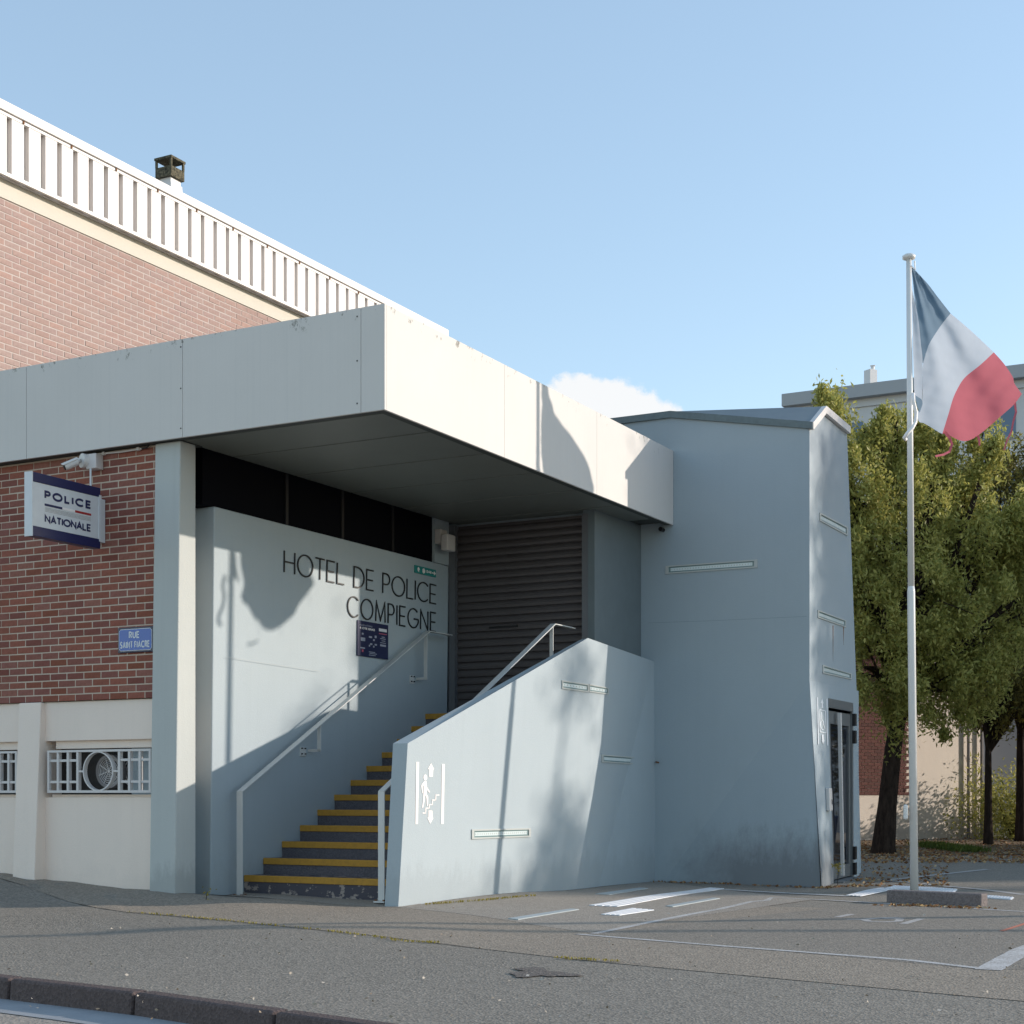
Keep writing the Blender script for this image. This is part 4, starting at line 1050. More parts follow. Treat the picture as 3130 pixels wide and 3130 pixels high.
# chimney
def chim():
    t = thing('chimney', UV(-14.4, 15.5, 8.6), 'mossy concrete chimney with a flat cap on a white base behind the parapet', 'chimney')
    Yc = 21.6; c = P(523, 535, Yc); uc_, vc_ = uv(c); s = .285*1.0
    def zpy(py): return H - (py-CY)/F*Yc
    MB().box(uc_-s-.0, uc_+.0, vc_, vc_+s, zpy(535), zpy(503)).build('chimney_pot', M_moss, t, bevel=.006)
    for du, dv in ((-.028,.0),(-.028,s-.028),(-s,.0),(-s,s-.028)): MB().box(uc_+du, uc_+du+.028, vc_+dv, vc_+dv+.028, zpy(503), zpy(480)).build('post', M_moss, t)
    MB().box(uc_-s-.01, uc_+.01, vc_-.01, vc_+s+.01, zpy(480), zpy(473)).build('cap', M_moss, t)
    MB().box(uc_-s+.05, uc_-.04, vc_+.04, vc_+s-.04, zpy(552), zpy(535)).build('neck', M_white, t)
    mb = MB(); a0, a1 = uc_-s+.03, uc_-.02
    mb.hexa([UV(a0-.03,vc_-.01,8.5), UV(a1+.05,vc_-.01,8.5), UV(a1+.05,vc_+s+.03,8.5), UV(a0-.03,vc_+s+.03,8.5)], [UV(a0,vc_+.02,zpy(552)), UV(a1,vc_+.02,zpy(552)), UV(a1,vc_+s-.03,zpy(552)), UV(a0,vc_+s-.03,zpy(552))])
    mb.build('chimney_base', M_white, t)
chim()

# ================================================================== FLAGPOLE AND FLAG
YP = 17.2; pb0 = Vector((T(2795)*YP, YP, g(4.4, YP))); pt0 = P(2778, 795, YP)
fp = thing('flagpole', pb0, 'tall white flagpole standing behind the dark concrete block', 'flagpole')
zj_ = P(2785, 1800, YP)
MB().tube([pb0 - Vector((0,0,.1)), zj_ - Vector((0,0,.03)), zj_ + Vector((0,0,.03))], [.045, .042, .035], 28).build('lower_pole', M_pole, fp, smooth=True)
MB().tube([zj_ + Vector((0,0,.03)), pt0], [.036,.029], 28).build('upper_pole', M_pole, fp, smooth=True)
MB().tube([pt0, pt0+Vector((0,0,.015)), pt0+Vector((0,0,.045)), pt0+Vector((0,0,.062))], [.03,.068,.072,.045], 28).build('cap', M_pole, fp, smooth=True)
ht = P(2778, 2480, YP-.10)
MB().wbox(ht+Vector((-.035,0,-.09)), .05, .05, .165, 0).build('hatch', M_pole, fp, bevel=.02)
def FP(x, y, dy=0.0):
    """flag point: zoom coordinates of the photograph, hanging away from the pole towards the building side"""
    px, py = 2400+x*.37785, 700+y*.37785; X0 = T(2786)*YP
    k = .88; t_ = T(px)
    # Y = YP + k*(X - X0), X = t*Y
    Y = (YP - k*X0)/(1 - k*t_) + dy
    return P(px, py, Y)
fl = thing('flag', P(2785, 830, YP), 'torn blue, white and red flag blowing from the white flagpole', 'flag')
def interp(pts, t):
    n = len(pts)-1; L = [0]
    for a, b in zip(pts, pts[1:]): L.append(L[-1]+math.hypot(b[0]-a[0], b[1]-a[1]))
    s = t*L[-1]
    for i in range(n):
        if s <= L[i+1] or i == n-1:
            f = (s-L[i])/(L[i+1]-L[i]+1e-9); p0 = pts[max(i-1,0)]; p1 = pts[i]; p2 = pts[i+1]; p3 = pts[min(i+2,n)]
            h = lambda a, b, c, d: .5*((2*b)+(-a+c)*f+(2*a-5*b+4*c-d)*f*f+(-a+3*b-3*c+d)*f**3)
            return (h(p0[0],p1[0],p2[0],p3[0]), h(p0[1],p1[1],p2[1],p3[1]))
def patch(Lc, Rc, name, mat, wave, nu=36, nv=36, top=None, bot=None, dy0=0):
    mb = MB()
    for i in range(nu+1):
        for j in range(nv+1):
            s, t_ = i/nu, j/nv; a = interp(Lc, t_); b = interp(Rc, t_); x = a[0]+(b[0]-a[0])*s; y = a[1]+(b[1]-a[1])*s
            if top: 
                tp = interp(top, s); l0 = Lc[0]; r0 = Rc[0]; x += (tp[0]-(l0[0]+(r0[0]-l0[0])*s))*(1-t_); y += (tp[1]-(l0[1]+(r0[1]-l0[1])*s))*(1-t_)
            if bot:
                tp = interp(bot, s); l0 = Lc[-1]; r0 = Rc[-1]; x += (tp[0]-(l0[0]+(r0[0]-l0[0])*s))*t_; y += (tp[1]-(l0[1]+(r0[1]-l0[1])*s))*t_
            mb.v.append(tuple(FP(x, y, wave(s, t_, x, y)+dy0)))
    for i in range(nu):
        for j in range(nv): k = i*(nv+1)+j; mb.f.append((k, k+1, k+nv+2, k+nv+1)); mb.mi.append(0)
    return mb.build(name, mat, fl, smooth=True)
def wv(s, t, x, y):
    # long folds radiating from the top corner of the hoist
    a = math.atan2(x-1010, y-250); r = math.hypot(x-1010, y-250)/900
    return .045*math.sin(a*17+.6)*min(1, r*1.2) + .016*math.sin(a*43)*math.exp(-r*1.2) + .05*math.sin(r*5+a*3) + .006*math.sin(x*.035+y*.012+2*math.sin(y*.01)) + .0025*math.sin(x*.02-y*.06)
BW_L = [(1338,683),(1275,760),(1212,852),(1165,930),(1145,985),(1116,1085)]
patch([(1020,300),(1032,420),(1052,600),(1082,800),(1098,930),(1112,1080)], BW_L, 'blue_stripe', M_flag_b, wv, top=[(1020,300),(1150,440),(1230,545),(1338,683)])
WR = [(1688,997),(1580,1098),(1455,1200),(1395,1290),(1355,1380),(1320,1500),(1270,1660)]
patch(BW_L + [(1112,1240),(1108,1400),(1062,1500)], WR, 'white_stripe', M_flag_w, wv, bot=[(1062,1500),(1085,1560),(1130,1575),(1270,1660)], top=[(1338,683),(1500,820),(1688,997)])
patch(WR, [(1915,1335),(1850,1420),(1750,1510),(1600,1640),(1500,1705),(1420,1712),(1300,1655)], 'red_stripe', M_flag_r, wv, top=[(1688,997),(1770,1090),(1840,1195),(1855,1250),(1915,1335)], bot=[(1270,1660),(1290,1650),(1300,1655)])
# turned-back hem beside the pole
patch([(1020,470),(1030,700),(1035,1000),(1042,1200),(1045,1345)], [(1030,500),(1075,720),(1098,930),(1112,1080),(1108,1400)], 'hoist_hem', M_flag_w, wv, nu=8, dy0=-.05)
patch([(1045,1340),(1060,1400),(1085,1485)], [(1100,1375),(1112,1410),(1090,1480)], 'hoist_corner', M_flag_b, lambda s, t, x, y: 0, nu=4, nv=8, dy0=-.08)
def strip(pts, w_, name, mat):
    q = [FP(x, y, -.02) for x, y in pts]; mb = MB(); n = len(q)
    for i, p in enumerate(q):
        d = (q[min(i+1,n-1)]-q[max(i-1,0)]).normalized(); s_ = d.cross(Vector((0,1,0))).normalized()*(w_/2*(1-.4*i/n))
        mb.v += [tuple(p+s_), tuple(p-s_)]
    for i in range(n-1): mb.f.append((2*i,2*i+1,2*i+3,2*i+2)); mb.mi.append(0)
    mb.build(name, mat, fl)
strip([(1290,1640),(1330,1690),(1350,1740),(1330,1800),(1280,1825),(1215,1838)], .035, 'torn_ribbon', M_flag_r)
strip([(1560,1670),(1572,1720),(1572,1752)], .03, 'torn_ribbon', M_flag_r)
strip([(1855,1370),(1862,1440),(1868,1480),(1845,1560),(1830,1640),(1795,1710),(1770,1790)], .028, 'torn_ribbon', M_flag_r)
ry = thing('halyard', P(2790, 1240, YP-.05), 'loop of thick white rope hanging from the flag against the pole', 'rope')
MB().tube([FP(1035,1330,-.1), FP(1038,1400,-.13), FP(1058,1480,-.13), FP(1055,1560,-.15), FP(1030,1610,-.16), FP(990,1650,-.12), FP(962,1690,-.08), FP(975,1702,-.06)], .020, 10).build('rope', M_plainwhite, ry, smooth=True)
MB().tube([pt0+Vector((.055,-.03,-.02)), pt0+Vector((.06,-.04,-.12)), P(2784,812,YP-.03)], .008, 6).build('line', M_plainwhite, ry)

# ---- concrete block
bk = [Vector((3.66,15.3,0)), Vector((4.41,14.7,0))]; d = (bk[1]-bk[0]).normalized(); nn = Vector((-d.y, d.x, 0))
mb = MB(); q = [bk[0], bk[1], bk[1]+nn*.17, bk[0]+nn*.17]
mb.hexa([p+Vector((0,0,-.02)) for p in q], [q[0]+nn*.008+Vector((0,0,.122)), q[1]+nn*.008+Vector((0,0,.122)), q[2]-nn*.008+Vector((0,0,.122)), q[3]-nn*.008+Vector((0,0,.122))])
o = mb.build('concrete_block', M_block, None, org=bk[0], bevel=.012); tag(o, 'long dark concrete wheel stop in front of the flagpole', 'concrete block')

# ================================================================== FAR BUILDINGS
VF = 68.9
ap = thing('apartment_block', UV(-20, VF, 0), 'pale flat roofed apartment block rising behind the trees', 'building')
zr = onV(2600, 1187, VF).z; uL_ = uv(onV(2432, 1206, VF))[0]; uR_ = uL_+46
MB().box(uL_, uR_, VF, VF+12, 0, zr-.9).build('wall', M_apart, ap)
MB().box(uL_-.5, uR_+.5, VF-.5, VF+12.5, zr-.55, zr).build('roof', M_apart_roof, ap)
MB().box(uL_-.1, uR_+.1, VF-.1, VF+12.1, zr-.9, zr-.55).build('cornice', M_apart, ap)
un = uL_+1.6; r = 0
while un < uR_-2:
    for k in range(5):
        z_ = zr-2.9-2.9*k; w_ = MB().box(un, un+1.5, VF-.03, VF+.02, z_, z_+1.35).build('window', M_window, ap)
        MB().box(un-.1, un+1.6, VF-.08, VF-.031, z_-.12, z_-.01).build('sill', M_apart_roof, w_)
    un += 3.3
cq = P(2661, 1150, 72); m = MB().wbox((cq.x, cq.y, zr), .42, .42, P(0,1132,72).z-zr, .5); m.build('chimney', M_apart, ap)
MB().tube([(cq.x+.1, cq.y, zr+.5), (cq.x+.1, cq.y, P(0,1121,72).z), (cq.x+.1, cq.y, P(0,1118,72).z)], [.08,.08,.13], 12).build('flue', M_white, ap)
# neighbouring low building: brick above a beige wall
n0, n1_ = Vector((7.0, 35.13, 0)), Vector((11.47, 38.3, 0)); dn = (n1_-n0).normalized(); nm = Vector((dn.y, -dn.x, 0))
nbq = thing('neighbour_house', n0, 'low house with brick panel over a sunlit beige base behind the trees', 'building')
rotN = math.atan2(dn.y, dn.x)
Ln = (n1_-n0).length; Lb = 2.35
def nbx(a, b, z0, z1, d0, d1): 
    p, q_ = n0+dn*a, n0+dn*b; return MB().hexa([p+nm*d0+Vector((0,0,z0)), q_+nm*d0+Vector((0,0,z0)), q_+nm*d1+Vector((0,0,z0)), p+nm*d1+Vector((0,0,z0))], [p+nm*d0+Vector((0,0,z1)), q_+nm*d0+Vector((0,0,z1)), q_+nm*d1+Vector((0,0,z1)), p+nm*d1+Vector((0,0,z1))])
nbx(-6, Ln, -.2, 5.2, -6, 0).build('wall', M_nb_wall, nbq)
mb = MB()
for r_ in range(52):
    x = -6 - (.11 if r_ % 2 else 0)
    while x < Lb+.6:
        if x+.21 < Lb+.6: 
            p, q_ = n0+dn*x, n0+dn*(x+.21); z0 = 1.06+r_*.075; mb.hexa([p+Vector((0,0,z0)), q_+Vector((0,0,z0)), q_+nm*.02+Vector((0,0,z0)), p+nm*.02+Vector((0,0,z0))], [p+Vector((0,0,z0+.065)), q_+Vector((0,0,z0+.065)), q_+nm*.02+Vector((0,0,z0+.065)), p+nm*.02+Vector((0,0,z0+.065))])
        x += .222
mb.build('brick_courses', M_brick3, nbq, kind='stuff')
nbx(-6, Ln+.3, 5.2, 5.4, -6.2, .3).build('roof', M_apart_roof, nbq)
pp = n0+dn*(Ln-.55)+nm*.08
for dx in (0, .5):
    a = pp+dn*dx; MB().tube([a+Vector((0,0,-.1)), a+Vector((0,0,5.1))], .04, 8).build('drainpipe', M_fan, nbq)
gw = thing('grey_shed', Vector((13.5, 42, 0)), 'plain grey shed wall beyond the bush at the right edge', 'building')
MB().wbox((16.5, 44, -.1), 9, 4, 3.6, .15).build('wall', M_grey_wall, gw); MB().wbox((16.5, 44, 3.5), 9.4, 4.4, .25, .15).build('roof', M_apart_roof, gw)

# ================================================================== VEGETATION
def leaf_mesh(name, centers, dirs, length, width, mat, parent, kind=None, **kw):
    """diamond leaves: centres (n,3), long axis dirs (n,3)"""
    n = len(centers); L = length*(.6+.8*rng.random((n,1))); W_ = width*(.6+.8*rng.random((n,1)))
    d = dirs/np.linalg.norm(dirs, axis=1, keepdims=True); rnd = rng.normal(size=(n,3)); s = np.cross(d, rnd); s /= np.linalg.norm(s, axis=1, keepdims=True)+1e-9
    nrm = np.cross(d, s)
    p0 = centers - d*L/2; p1 = centers + s*W_/2 + nrm*W_*.12; p2 = centers + d*L/2; p3 = centers - s*W_/2 + nrm*W_*.12
    V_ = np.stack([p0,p1,p2,p3], 1).reshape(-1,3)
    me = bpy.data.meshes.new(name); me.vertices.add(4*n); me.vertices.foreach_set('co', (V_ - np.array(WP[parent.name] if parent else (0,0,0))).ravel())
    me.loops.add(4*n); me.loops.foreach_set('vertex_index', np.arange(4*n, dtype=np.int32)); me.polygons.add(n)
    me.polygons.foreach_set('loop_start', np.arange(0,4*n,4,dtype=np.int32)); me.polygons.foreach_set('loop_total', np.full(n,4,dtype=np.int32))
    me.materials.append(mat); me.update(calc_edges=True); me.validate()
    o = bpy.data.objects.new(name, me); COL.objects.link(o)
    if parent: o.parent = parent
    WP[o.name] = WP[parent.name] if parent else Vector((0,0,0))
    if kind: o['kind'] = kind
    for k_, v_ in kw.items(): o[k_] = v_
    return o
def tree(name, base, label, trunk_r, trunk_h, blobs, nleaf, mat, group=None, leafL=.10, leafW=.038, clump=.30, droop=.8, per=70, lean=(0,0), trunk=True):
    """blobs: (x, y, z, rx, ry, rz) ellipsoids in world space"""
    t = thing(name, base, label, 'tree', group)
    tr = MB(); top = Vector(base)+Vector((lean[0], lean[1], trunk_h))
    pts = [Vector(base)+Vector((0,0,-.2)), Vector(base)+Vector((0,0,.12)), Vector(base)+Vector((lean[0]*.2, lean[1]*.2, trunk_h*.3)), Vector(base)+Vector((lean[0]*.5, lean[1]*.5, trunk_h*.65)), top]
    tr.tube(pts, [trunk_r*1.8, trunk_r*1.25, trunk_r*.98, trunk_r*.88, trunk_r*.75], 14)
    vol = np.array([b[3]*b[4]*b[5] for b in blobs]); vol = vol**.75; vol /= vol.sum(); nc = max(8, nleaf//per)
    C_ = []
    for b, f in zip(blobs, vol):
        k = max(3, int(nc*f)); dirs = rng.normal(size=(k,3)); dirs /= np.linalg.norm(dirs, axis=1, keepdims=True)
        rad = (.35+.65*rng.random(k)**.45)*(1+.16*rng.normal(size=k)); C_.append(np.array(b[:3]) + dirs*rad[:,None]*np.array(b[3:]))
    C_ = np.concatenate(C_); order = rng.permutation(len(C_)); tips = C_[order[:max(12, len(C_)//9)]]
    br = MB()
    for b in blobs:
        c = Vector(b[:3]); mid = top.lerp(c, .5)+Vector((random.uniform(-.2,.2), random.uniform(-.2,.2), .2))
        br.tube([top-Vector((0,0,.15)), mid, c], [trunk_r*.6, trunk_r*.38, trunk_r*.16], 8)
    for p in tips:
        p = Vector(p); c = min(blobs, key=lambda b: (Vector(b[:3])-p).length); c = Vector(c[:3]); m_ = c.lerp(p, .5)+Vector((0,0,.12))
        br.tube([top.lerp(c, .6), m_, p], [trunk_r*.16, trunk_r*.09, .008], 5, False)
    tr.build('trunk', M_bark, t, smooth=True); br.build('branches', M_bark, t, kind='stuff')
    pos = []; dr_ = []
    for c in C_:
        k = max(6, int(per*(.5+rng.random()))); sp_ = clump*(.6+.8*rng.random())
        q_ = rng.normal(size=(k,3))*np.array([sp_*.55, sp_*.55, sp_*.8]); q_[:,2] -= np.abs(q_[:,0]+q_[:,1])*.4; pos.append(c+q_)
        dd_ = rng.normal(size=(k,3))*.6; dd_[:,2] -= droop; dr_.append(dd_)
    leaf_mesh('crown', np.concatenate(pos), np.concatenate(dr_), leafL, leafW, mat, t, kind='stuff')
    return t
def shoots(n, xr, yr, zr, seed):
    q = random.Random(seed); return [(q.uniform(*xr), q.uniform(*yr), q.uniform(*zr), .10, .10, q.uniform(.30,.55)) for _ in range(n)]
tree('leafy_tree', (6.65, 28, 0), 'large yellow green tree with a thick dark trunk right behind the lift tower', .17, 2.9,
     [(6.3,28,6.3,1.5,1.5,1.3),(5.3,27.6,6.6,.8,.8,.9),(7.5,28.4,6.9,1.2,1.3,1.0),(8.4,28.2,5.7,1.1,1.3,1.1),(6.9,27.6,4.5,1.5,1.4,1.2),(8.3,28,3.9,1.4,1.3,1.1),(6.2,27.5,3.3,1.0,1.2,.9),(7.6,27.8,2.9,1.2,1.2,.7),(5.9,27.2,5.2,.8,.8,.8),(9.1,28.3,5.9,.9,1.0,.9),(9.3,28.2,4.7,.8,1.0,.8)]
     + shoots(9, (4.9,7.2), (27.3,28.3), (7.3,8.0), 3) + shoots(6, (7.3,9.0), (27.6,28.6), (7.0,7.7), 4),
     115000, M_leaf_y, 'trees behind the tower', .098, .037, .17, .5, 210, (.35,0))
tree('leafy_tree', (10.05, 33.0, 0), 'slender tree with a thin trunk and brownish green crown left of the bush', .085, 2.1,
     [(10.4,33,5.3,1.5,1.6,1.4),(11.6,33,6.4,1.3,1.3,1.0),(10.0,32.5,3.3,1.3,1.3,.9),(12.3,33,4.4,1.4,1.4,1.3),(11.1,32.6,3.4,1.0,1.1,.8),(11.7,33,7.0,1.2,1.1,.9),(10.1,33,6.9,1.0,1.0,.8),(12.6,33,6.2,1.1,1.1,1.0),(10.3,33,7.5,1.0,1.0,.9),(9.4,32.8,6.3,.8,.9,.8),(10.9,33,8.1,.8,.8,.7),(9.7,32.9,7.6,.8,.8,.7)] + shoots(7, (9.8,12.2), (32.6,33.4), (6.6,7.4), 5),
     90000, M_leaf_m, 'trees behind the tower', .10, .038, .18, .5, 200)
tree('leafy_tree', (11.45, 35.2, 0), 'tree with a reddish trunk at the right edge of the picture', .11, 2.6,
     [(11.6,35,6.2,1.6,1.6,1.4),(12.5,35,5.0,1.5,1.5,1.4),(10.6,34.6,4.6,1.1,1.3,1.1),(11.5,34.5,3.3,1.3,1.2,.7),(12.2,34.6,6.6,1.2,1.2,1.0),(12.9,35,3.4,1.2,1.2,1.0),(11.9,34.2,5.2,1.0,1.0,1.0)],
     64000, M_leaf_d, 'trees behind the tower', .10, .038, .2, .5, 200)
# trees outside the picture on the right whose shade falls on the tower, the wall and the parking ground
tree('street_tree', (25.5, 24.6, 0), 'tall tree outside the picture on the right whose shade dapples the tower', .2, 4.5,
     [(25.5,24.2,10.2,1.2,.85,2.6),(25.5,25.6,8.8,1.3,.9,3.4),(25.2,24.1,6.8,1.2,.85,2.0)], 34000, M_leaf_d, 'street trees right of the picture', .16, .07, .42, .5, 60)
tree('street_tree', (27, 22.3, 0), 'smaller tree outside the picture on the right', .12, 4.8,
     [(27,22.6,8.1,1.0,.55,.95),(27.4,21.8,7.6,1.0,.55,.7),(27,22.5,10.3,.5,.22,.25)], 3600, M_leaf_d, 'street trees right of the picture', .16, .07, .38, .5, 60)
tree('street_tree', (16.5, 29.5, 0), 'broad tree outside the picture on the right shading the parking ground', .2, 2.5,
     [(16.5,30,4.2,2.6,3.0,2.6),(17,32.9,4.4,2.2,2.2,2.9),(16.3,26.8,3.4,2.0,2.2,2.0)], 34000, M_leaf_d, 'street trees right of the picture', .16, .07, .42, .5, 60)
def bush(name, base, label, r, h, n, mat):
    t = thing(name, base, label, 'bush'); c = np.array(base)+np.array([0,0,h*.45])
    cs = c + rng.normal(size=(max(10,n//40),3))*np.array([r*.5, r*.5, h*.3]); cs[:,2] = np.maximum(cs[:,2], .15)
    pos = np.concatenate([q_+rng.normal(size=(40,3))*.16 for q_ in cs]); pos[:,2] = np.abs(pos[:,2]); dd_ = rng.normal(size=(len(pos),3)); dd_[:,2] += .5
    leaf_mesh('foliage', pos, dd_, .11, .04, mat, t, kind='stuff')
    m = MB()
    for k in range(6): m.tube([Vector(base), Vector(base)+Vector((random.uniform(-r,r)*.7, random.uniform(-r,r)*.7, h*.8))], [.02,.006], 5, False)
    m.build('stems', M_bark, t)
bush('bush', (11.9, 37.2, 0), 'pale green bush beside the sunlit house corner', 1.1, 1.5, 6000, M_leaf_y)
bush('bush', (13.6, 37.8, 0), 'lower bush at the right edge in front of the grey shed', 1.2, .9, 4500, M_leaf_g)
# verge of earth behind the parking ground, grass tuft and dry leaves
drape('verge', [Vector((5.0,27.0,0)), Vector((9.5,27.6,0)), Vector((17,34.5,0)), Vector((7.5,36.2,0))], M_dirt, .012, kind='structure')
def scatter(name, n, area, size, mat, lift=.01, flat_=True, label=None, cat=None, ragged=None):
    pos = []; 
    while len(pos) < n:
        p = area(); 
        if p is None: continue
        pos.append((p[0], p[1], g(p[0], p[1])+lift))
    pos = np.array(pos); dd_ = rng.normal(size=(n,3)); 
    if flat_: dd_[:,2] *= .12
    else: dd_ *= .5; dd_[:,2] = 1; pos[:,2] += size[0]*.4
    o = leaf_mesh(name, pos, dd_, size[0], size[1], mat, None, kind='stuff'); 
    if label: o['label'] = label; o['category'] = cat
    return o
def in_px(x0, x1, y0, y1):
    def f():
        p = G(random.uniform(x0, x1), y0+(y1-y0)*random.random()**.8); return (p.x, p.y)
    return f
scatter('fallen_leaves', 2600, in_px(2600,3130,2562,2640), (.06,.035), M_litter, .02, True, 'dry brown leaves fallen under the trees', 'leaves')
scatter('fallen_leaves', 420, in_px(2600,2900,2640,2712), (.05,.03), M_litter, .015, True, 'dry leaves blown over the shaded parking ground', 'leaves')
def near_line(pts, spread):
    c = [G(*p) for p in pts]
    def f():
        i = random.randrange(len(c)-1); p = c[i].lerp(c[i+1], random.random()); return (p.x+random.gauss(0,spread), p.y+random.gauss(0,spread))
    return f
scatter('fallen_leaves', 260, near_line([(2010,2697),(2240,2704),(2505,2716),(2560,2712),(2700,2708)], .05), (.045,.026), M_litter, .012, True, 'dry leaves gathered along the foot of the tower', 'leaves')
scatter('fallen_leaves', 170, near_line([(2700,2768),(2850,2772),(3000,2780)], .06), (.045,.026), M_litter, .012, True, 'dry leaves gathered in front of the concrete block', 'leaves')
scatter('litter', 170, in_px(0,3130,2775,3125), (.022,.014), M_chip, .008, True, 'scattered pale chips and bits of leaf on the asphalt', 'litter')
scatter('crack_moss', 280, near_line([(380,2789),(560,2803),(700,2816),(1000,2847),(1130,2863),(1240,2880),(1345,2884)], .014), (.022,.011), M_leaf_w, .001, False, 'yellow moss growing along the crack in the pavement', 'moss')
scatter('crack_moss', 90, near_line([(1700,2931),(1890,2942)], .012), (.020,.010), M_leaf_w, .004, False, 'yellow moss along the right end of the crack', 'moss')
scatter('crack_moss', 200, near_line([(1300,2768),(1480,2755),(1640,2740)], .012), (.03,.012), M_leaf_w, .004, False, 'moss along the foot of the stair wall', 'moss')
scatter('grass', 1500, near_line([(2815,2588),(2890,2598),(2985,2609)], .16), (.16,.018), M_leaf_g, .0, False, 'strip of green grass under the trees', 'grass')
def weed(px, py, h, n, label):
    b = G(px, py); t = thing('weed', b, label, 'weed'); m = MB(); m.tube([b, b+Vector((.01,0,h))], [.004,.002], 5); m.build('stem', M_bark, t)
    pos = np.array([[b.x, b.y, b.z+h*.85]]) + rng.normal(size=(n,3))*np.array([.03,.03,.03]); leaf_mesh('leaves', pos, rng.normal(size=(n,3)), .035, .016, M_leaf_w, t, kind='stuff')
weed(443, 2702, .13, 30, 'small weed at the foot of the beige wall beside the pier')
weed(100, 2672, .22, 18, 'thin dry weed at the foot of the beige pilaster')
weed(630, 2745, .08, 14, 'tiny weed in the corner beside the pier')
weed(2560, 2712, .28, 60, 'leafy weed growing at the foot of the lift door')
# cracks in the pavement
crk = thing('pavement_crack', G(1000,2847), 'long dark crack crossing the pavement in front of the stairs', 'crack')
def crackline(pts, w_, parent):
    c = [G(*p) for p in pts]; mb = MB(); fine = []
    for a, b in zip(c, c[1:]):
        n = max(2, int((b-a).length/.06)); fine += [a.lerp(b, i/n)+Vector((random.gauss(0,.006), random.gauss(0,.010), 0)) for i in range(n)]
    for i, p in enumerate(fine):
        ww = w_*(.3+random.random()); mb.v += [(p.x, p.y+ww, g(p.x,p.y)+.0065), (p.x, p.y-ww, g(p.x,p.y)+.0065)]
    for i in range(len(fine)-1): mb.f.append((2*i,2*i+1,2*i+3,2*i+2)); mb.mi.append(0)
    mb.build('crack', M_asphalt_dark, parent)
crackline([(380,2789),(700,2816),(1000,2847),(1130,2863),(1345,2886),(1480,2903)], .006, crk)
crackline([(1690,2930),(1890,2943),(2040,2958)], .005, crk)
# ---- unseen cable and poles, added to cast shadow lines across the pavement
def cable(y, z, r, label):
    t = thing('shadow_cable', (10, y, z), label, 'cable'); m = MB()
    m.tube([(15+45*i/26, y, z-.1*math.sin(math.pi*i/26)) for i in range(27)], r, 8); m.build('wire', M_black, t)
cable(12.05+.19*18.3, 5.5, .075, 'thick cable added outside the picture to cast a shadow line on the pavement')

for x_, lab in ((15.0, 'near pole added outside the picture, holding the shadow cable and casting a second line'), (60.2, 'far pole added outside the picture to hold the shadow cable')):
    up_ = thing('added_cable_pole', (x_, 15.53, 0), lab, 'pole')
    MB().tube([(x_, 15.53, -.2), (x_, 15.53, 5.9)], [.09,.07], 12).build('shaft', M_bark, up_)
    MB().bar((x_, 15.35, 5.42), (x_, 15.7, 5.42), .07, .07, (1,0,0)).build('crossarm', M_bark, up_)
# brick office block outside the picture on the right: it shades the trees and shows in the lift door
off_ = thing('office_building', (29, 31, 0), 'brick office block with white bands outside the picture on the right', 'building')
m = MB(); m.hexa([(29,26,-.1),(38,26,-.1),(38,35.6,-.1),(29,35.6,-.1)], [(29,26,12.2),(38,26,12.2),(38,35.6,12.2),(29,35.6,12.2)]); m.build('wall', M_brick, off_)
for z_ in (3.4, 6.9, 11.9):
    m = MB(); m.hexa([(28.9,25.9,z_),(38.1,25.9,z_),(38.1,35.7,z_),(28.9,35.7,z_)], [(28.9,25.9,z_+.35),(38.1,25.9,z_+.35),(38.1,35.7,z_+.35),(28.9,35.7,z_+.35)]); m.build('band', M_white, off_)
for z_ in (1.2, 4.5, 7.8):
    for k in range(5):
        y0 = 26.8+2*k; wq = MB().hexa([(28.97,y0,z_),(29.05,y0,z_),(29.05,y0+1.2,z_),(28.97,y0+1.2,z_)], [(28.97,y0,z_+1.4),(29.05,y0,z_+1.4),(29.05,y0+1.2,z_+1.4),(28.97,y0+1.2,z_+1.4)]).build('window', M_window, off_)
        MB().hexa([(28.9,y0-.05,z_-.08),(29,y0-.05,z_-.08),(29,y0+1.25,z_-.08),(28.9,y0+1.25,z_-.08)], [(28.9,y0-.05,z_-.01),(29,y0-.05,z_-.01),(29,y0+1.25,z_-.01),(28.9,y0+1.25,z_-.01)]).build('sill', M_white, wq)
# parked car outside the picture, seen only as a reflection in the lift door
M_carpaint = flat('car_paint', (.012, .02, .06), .25, .6, .3, .05, 1); M_carglass = flat('car_glass', (.03, .04, .05), .05, .7)
M_tail = flat('tail_light', (.45, .02, .02), .3, .5)
car = thing('parked_car', (11.6, 26.4, 0), 'dark blue parked hatchback outside the picture, mirrored in the lift door', 'car')
cr_ = R(140); cx2 = Vector((math.cos(cr_), math.sin(cr_), 0)); cy2 = Vector((-cx2.y, cx2.x, 0)); co = Vector((11.6, 26.4, 0))
def cp(a, b, z): return co + cx2*a + cy2*b + Vector((0,0,z))
prof_ = [(-2.0,.30),(-2.05,.62),(-1.98,.88),(-1.75,.97),(.95,.93),(1.75,.80),(2.03,.62),(2.05,.32)]
m = MB(); m.prism([cp(a, -.83, z) for a, z in prof_], cy2*1.66); m.build('body', M_carpaint, car, bevel=.05)
m = MB(); b4 = [cp(-1.85,-.76,.94), cp(.95,-.76,.94), cp(.95,.76,.94), cp(-1.85,.76,.94)]; t4 = [cp(-1.55,-.60,1.42), cp(.15,-.60,1.42), cp(.15,.60,1.42), cp(-1.55,.60,1.42)]
m.hexa(b4, t4); m.build('cabin_glass', M_carglass, car, bevel=.03)
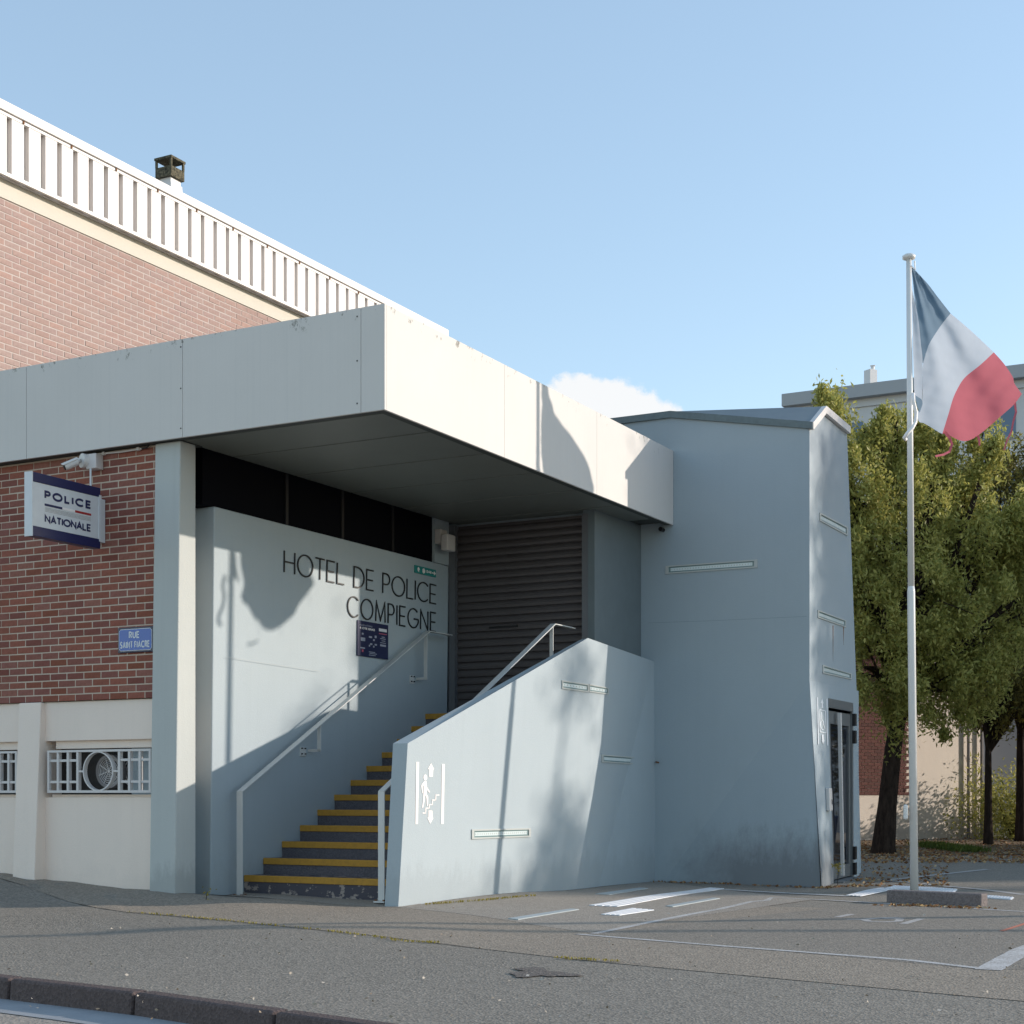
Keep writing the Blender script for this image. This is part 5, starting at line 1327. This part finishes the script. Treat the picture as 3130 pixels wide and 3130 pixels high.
m = MB(); m.hexa([p+Vector((0,0,.002)) for p in t4], [cp(-1.45,-.54,1.475), cp(.02,-.54,1.475), cp(.02,.54,1.475), cp(-1.45,.54,1.475)]); m.build('roof', M_carpaint, car, bevel=.01)
for a in (-1.3, 1.3):
    for b, sg in ((-.78, -1), (.78, 1)):
        wh = MB().tube([cp(a, b-.09*1, .31), cp(a, b+.09, .31)], .31, 24).build('wheel', M_black, car, bevel=.02)
        MB().tube([cp(a, b+.091*sg, .31), cp(a, b+.105*sg, .31)], .19, 16).build('rim', M_alu, wh)
for b in (-.62, .62):
    m = MB(); m.hexa([cp(-2.07,b-.14,.68), cp(-2.0,b-.14,.68), cp(-2.0,b+.14,.68), cp(-2.07,b+.14,.68)], [cp(-2.03,b-.14,.86), cp(-1.98,b-.14,.86), cp(-1.98,b+.14,.86), cp(-2.03,b+.14,.86)]); m.build('tail_light', M_tail, car)
    m = MB(); m.hexa([cp(1.9,b-.15,.60), cp(2.07,b-.15,.60), cp(2.07,b+.15,.60), cp(1.9,b+.15,.60)], [cp(1.9,b-.15,.74), cp(1.99,b-.15,.74), cp(1.99,b+.15,.74), cp(1.9,b+.15,.74)]); m.build('headlight', M_plainwhite, car)
m = MB(); m.hexa([cp(-2.075,-.26,.45), cp(-2.05,-.26,.45), cp(-2.05,.26,.45), cp(-2.075,.26,.45)], [cp(-2.085,-.26,.56), cp(-2.05,-.26,.56), cp(-2.05,.26,.56), cp(-2.085,.26,.56)]); m.build('plate', M_plainwhite, car)

# ================================================================== CLOUD in the sky shader
tc = nt.nodes.new('ShaderNodeTexCoord'); 
def wn(ty, **kw):
    n = nt.nodes.new(ty)
    for k_, v_ in kw.items():
        if k_ in n.inputs.keys(): n.inputs[k_].default_value = v_
        else: setattr(n, k_, v_)
    return n
def wmath(op, a, b=0.0, c=None):
    m = nt.nodes.new('ShaderNodeMath'); m.operation = op
    for i, v_ in enumerate((a, b) if c is None else (a, b, c)):
        if isinstance(v_, (int, float)): m.inputs[i].default_value = v_
        else: nt.links.new(v_, m.inputs[i])
    return m.outputs[0]
sp_ = wn('ShaderNodeSeparateXYZ'); nt.links.new(tc.outputs['Generated'], sp_.inputs[0])
tx = wmath('DIVIDE', sp_.outputs['X'], sp_.outputs['Y']); tz = wmath('DIVIDE', sp_.outputs['Z'], sp_.outputs['Y'])
cmb = wn('ShaderNodeCombineXYZ'); nt.links.new(tx, cmb.inputs[0]); nt.links.new(tz, cmb.inputs[1])
no = wn('ShaderNodeTexNoise', Scale=34.0, Detail=9.0, Roughness=.62); nt.links.new(cmb.outputs[0], no.inputs['Vector'])
# cumulus: centre at px ~1850,y ~1235
cx_, cz_ = (1870-CX)/F, (CY-1268)/F
ex = wmath('DIVIDE', wmath('SUBTRACT', tx, cx_), .052); ez = wmath('DIVIDE', wmath('ADD', wmath('SUBTRACT', tz, cz_), wmath('MULTIPLY', wmath('SUBTRACT', tx, cx_), .16)), .0235)
rr = wmath('ADD', wmath('POWER', wmath('ABSOLUTE', ex), 2.6), wmath('MULTIPLY', ez, ez))
mk = wmath('ADD', wmath('SUBTRACT', 1.0, rr), wmath('MULTIPLY', wmath('SUBTRACT', no.outputs['Fac'], .5), 2.6))
cr = wn('ShaderNodeMapRange', interpolation_type='SMOOTHSTEP'); cr.inputs['From Min'].default_value = -.1; cr.inputs['From Max'].default_value = .35; nt.links.new(mk, cr.inputs['Value'])
front = wmath('GREATER_THAN', sp_.outputs['Y'], 0.05)
fac = wmath('MULTIPLY', wmath('MULTIPLY', cr.outputs[0], front), .88)
mx = wn('ShaderNodeMix', data_type='RGBA'); nt.links.new(fac, mx.inputs[0]); nt.links.new(even.outputs[2], mx.inputs[6])
mx.inputs[7].default_value = (.47/SKY_STRENGTH, .465/SKY_STRENGTH, .46/SKY_STRENGTH, 1)
nt.links.new(mx.outputs[2], bg.inputs['Color'])
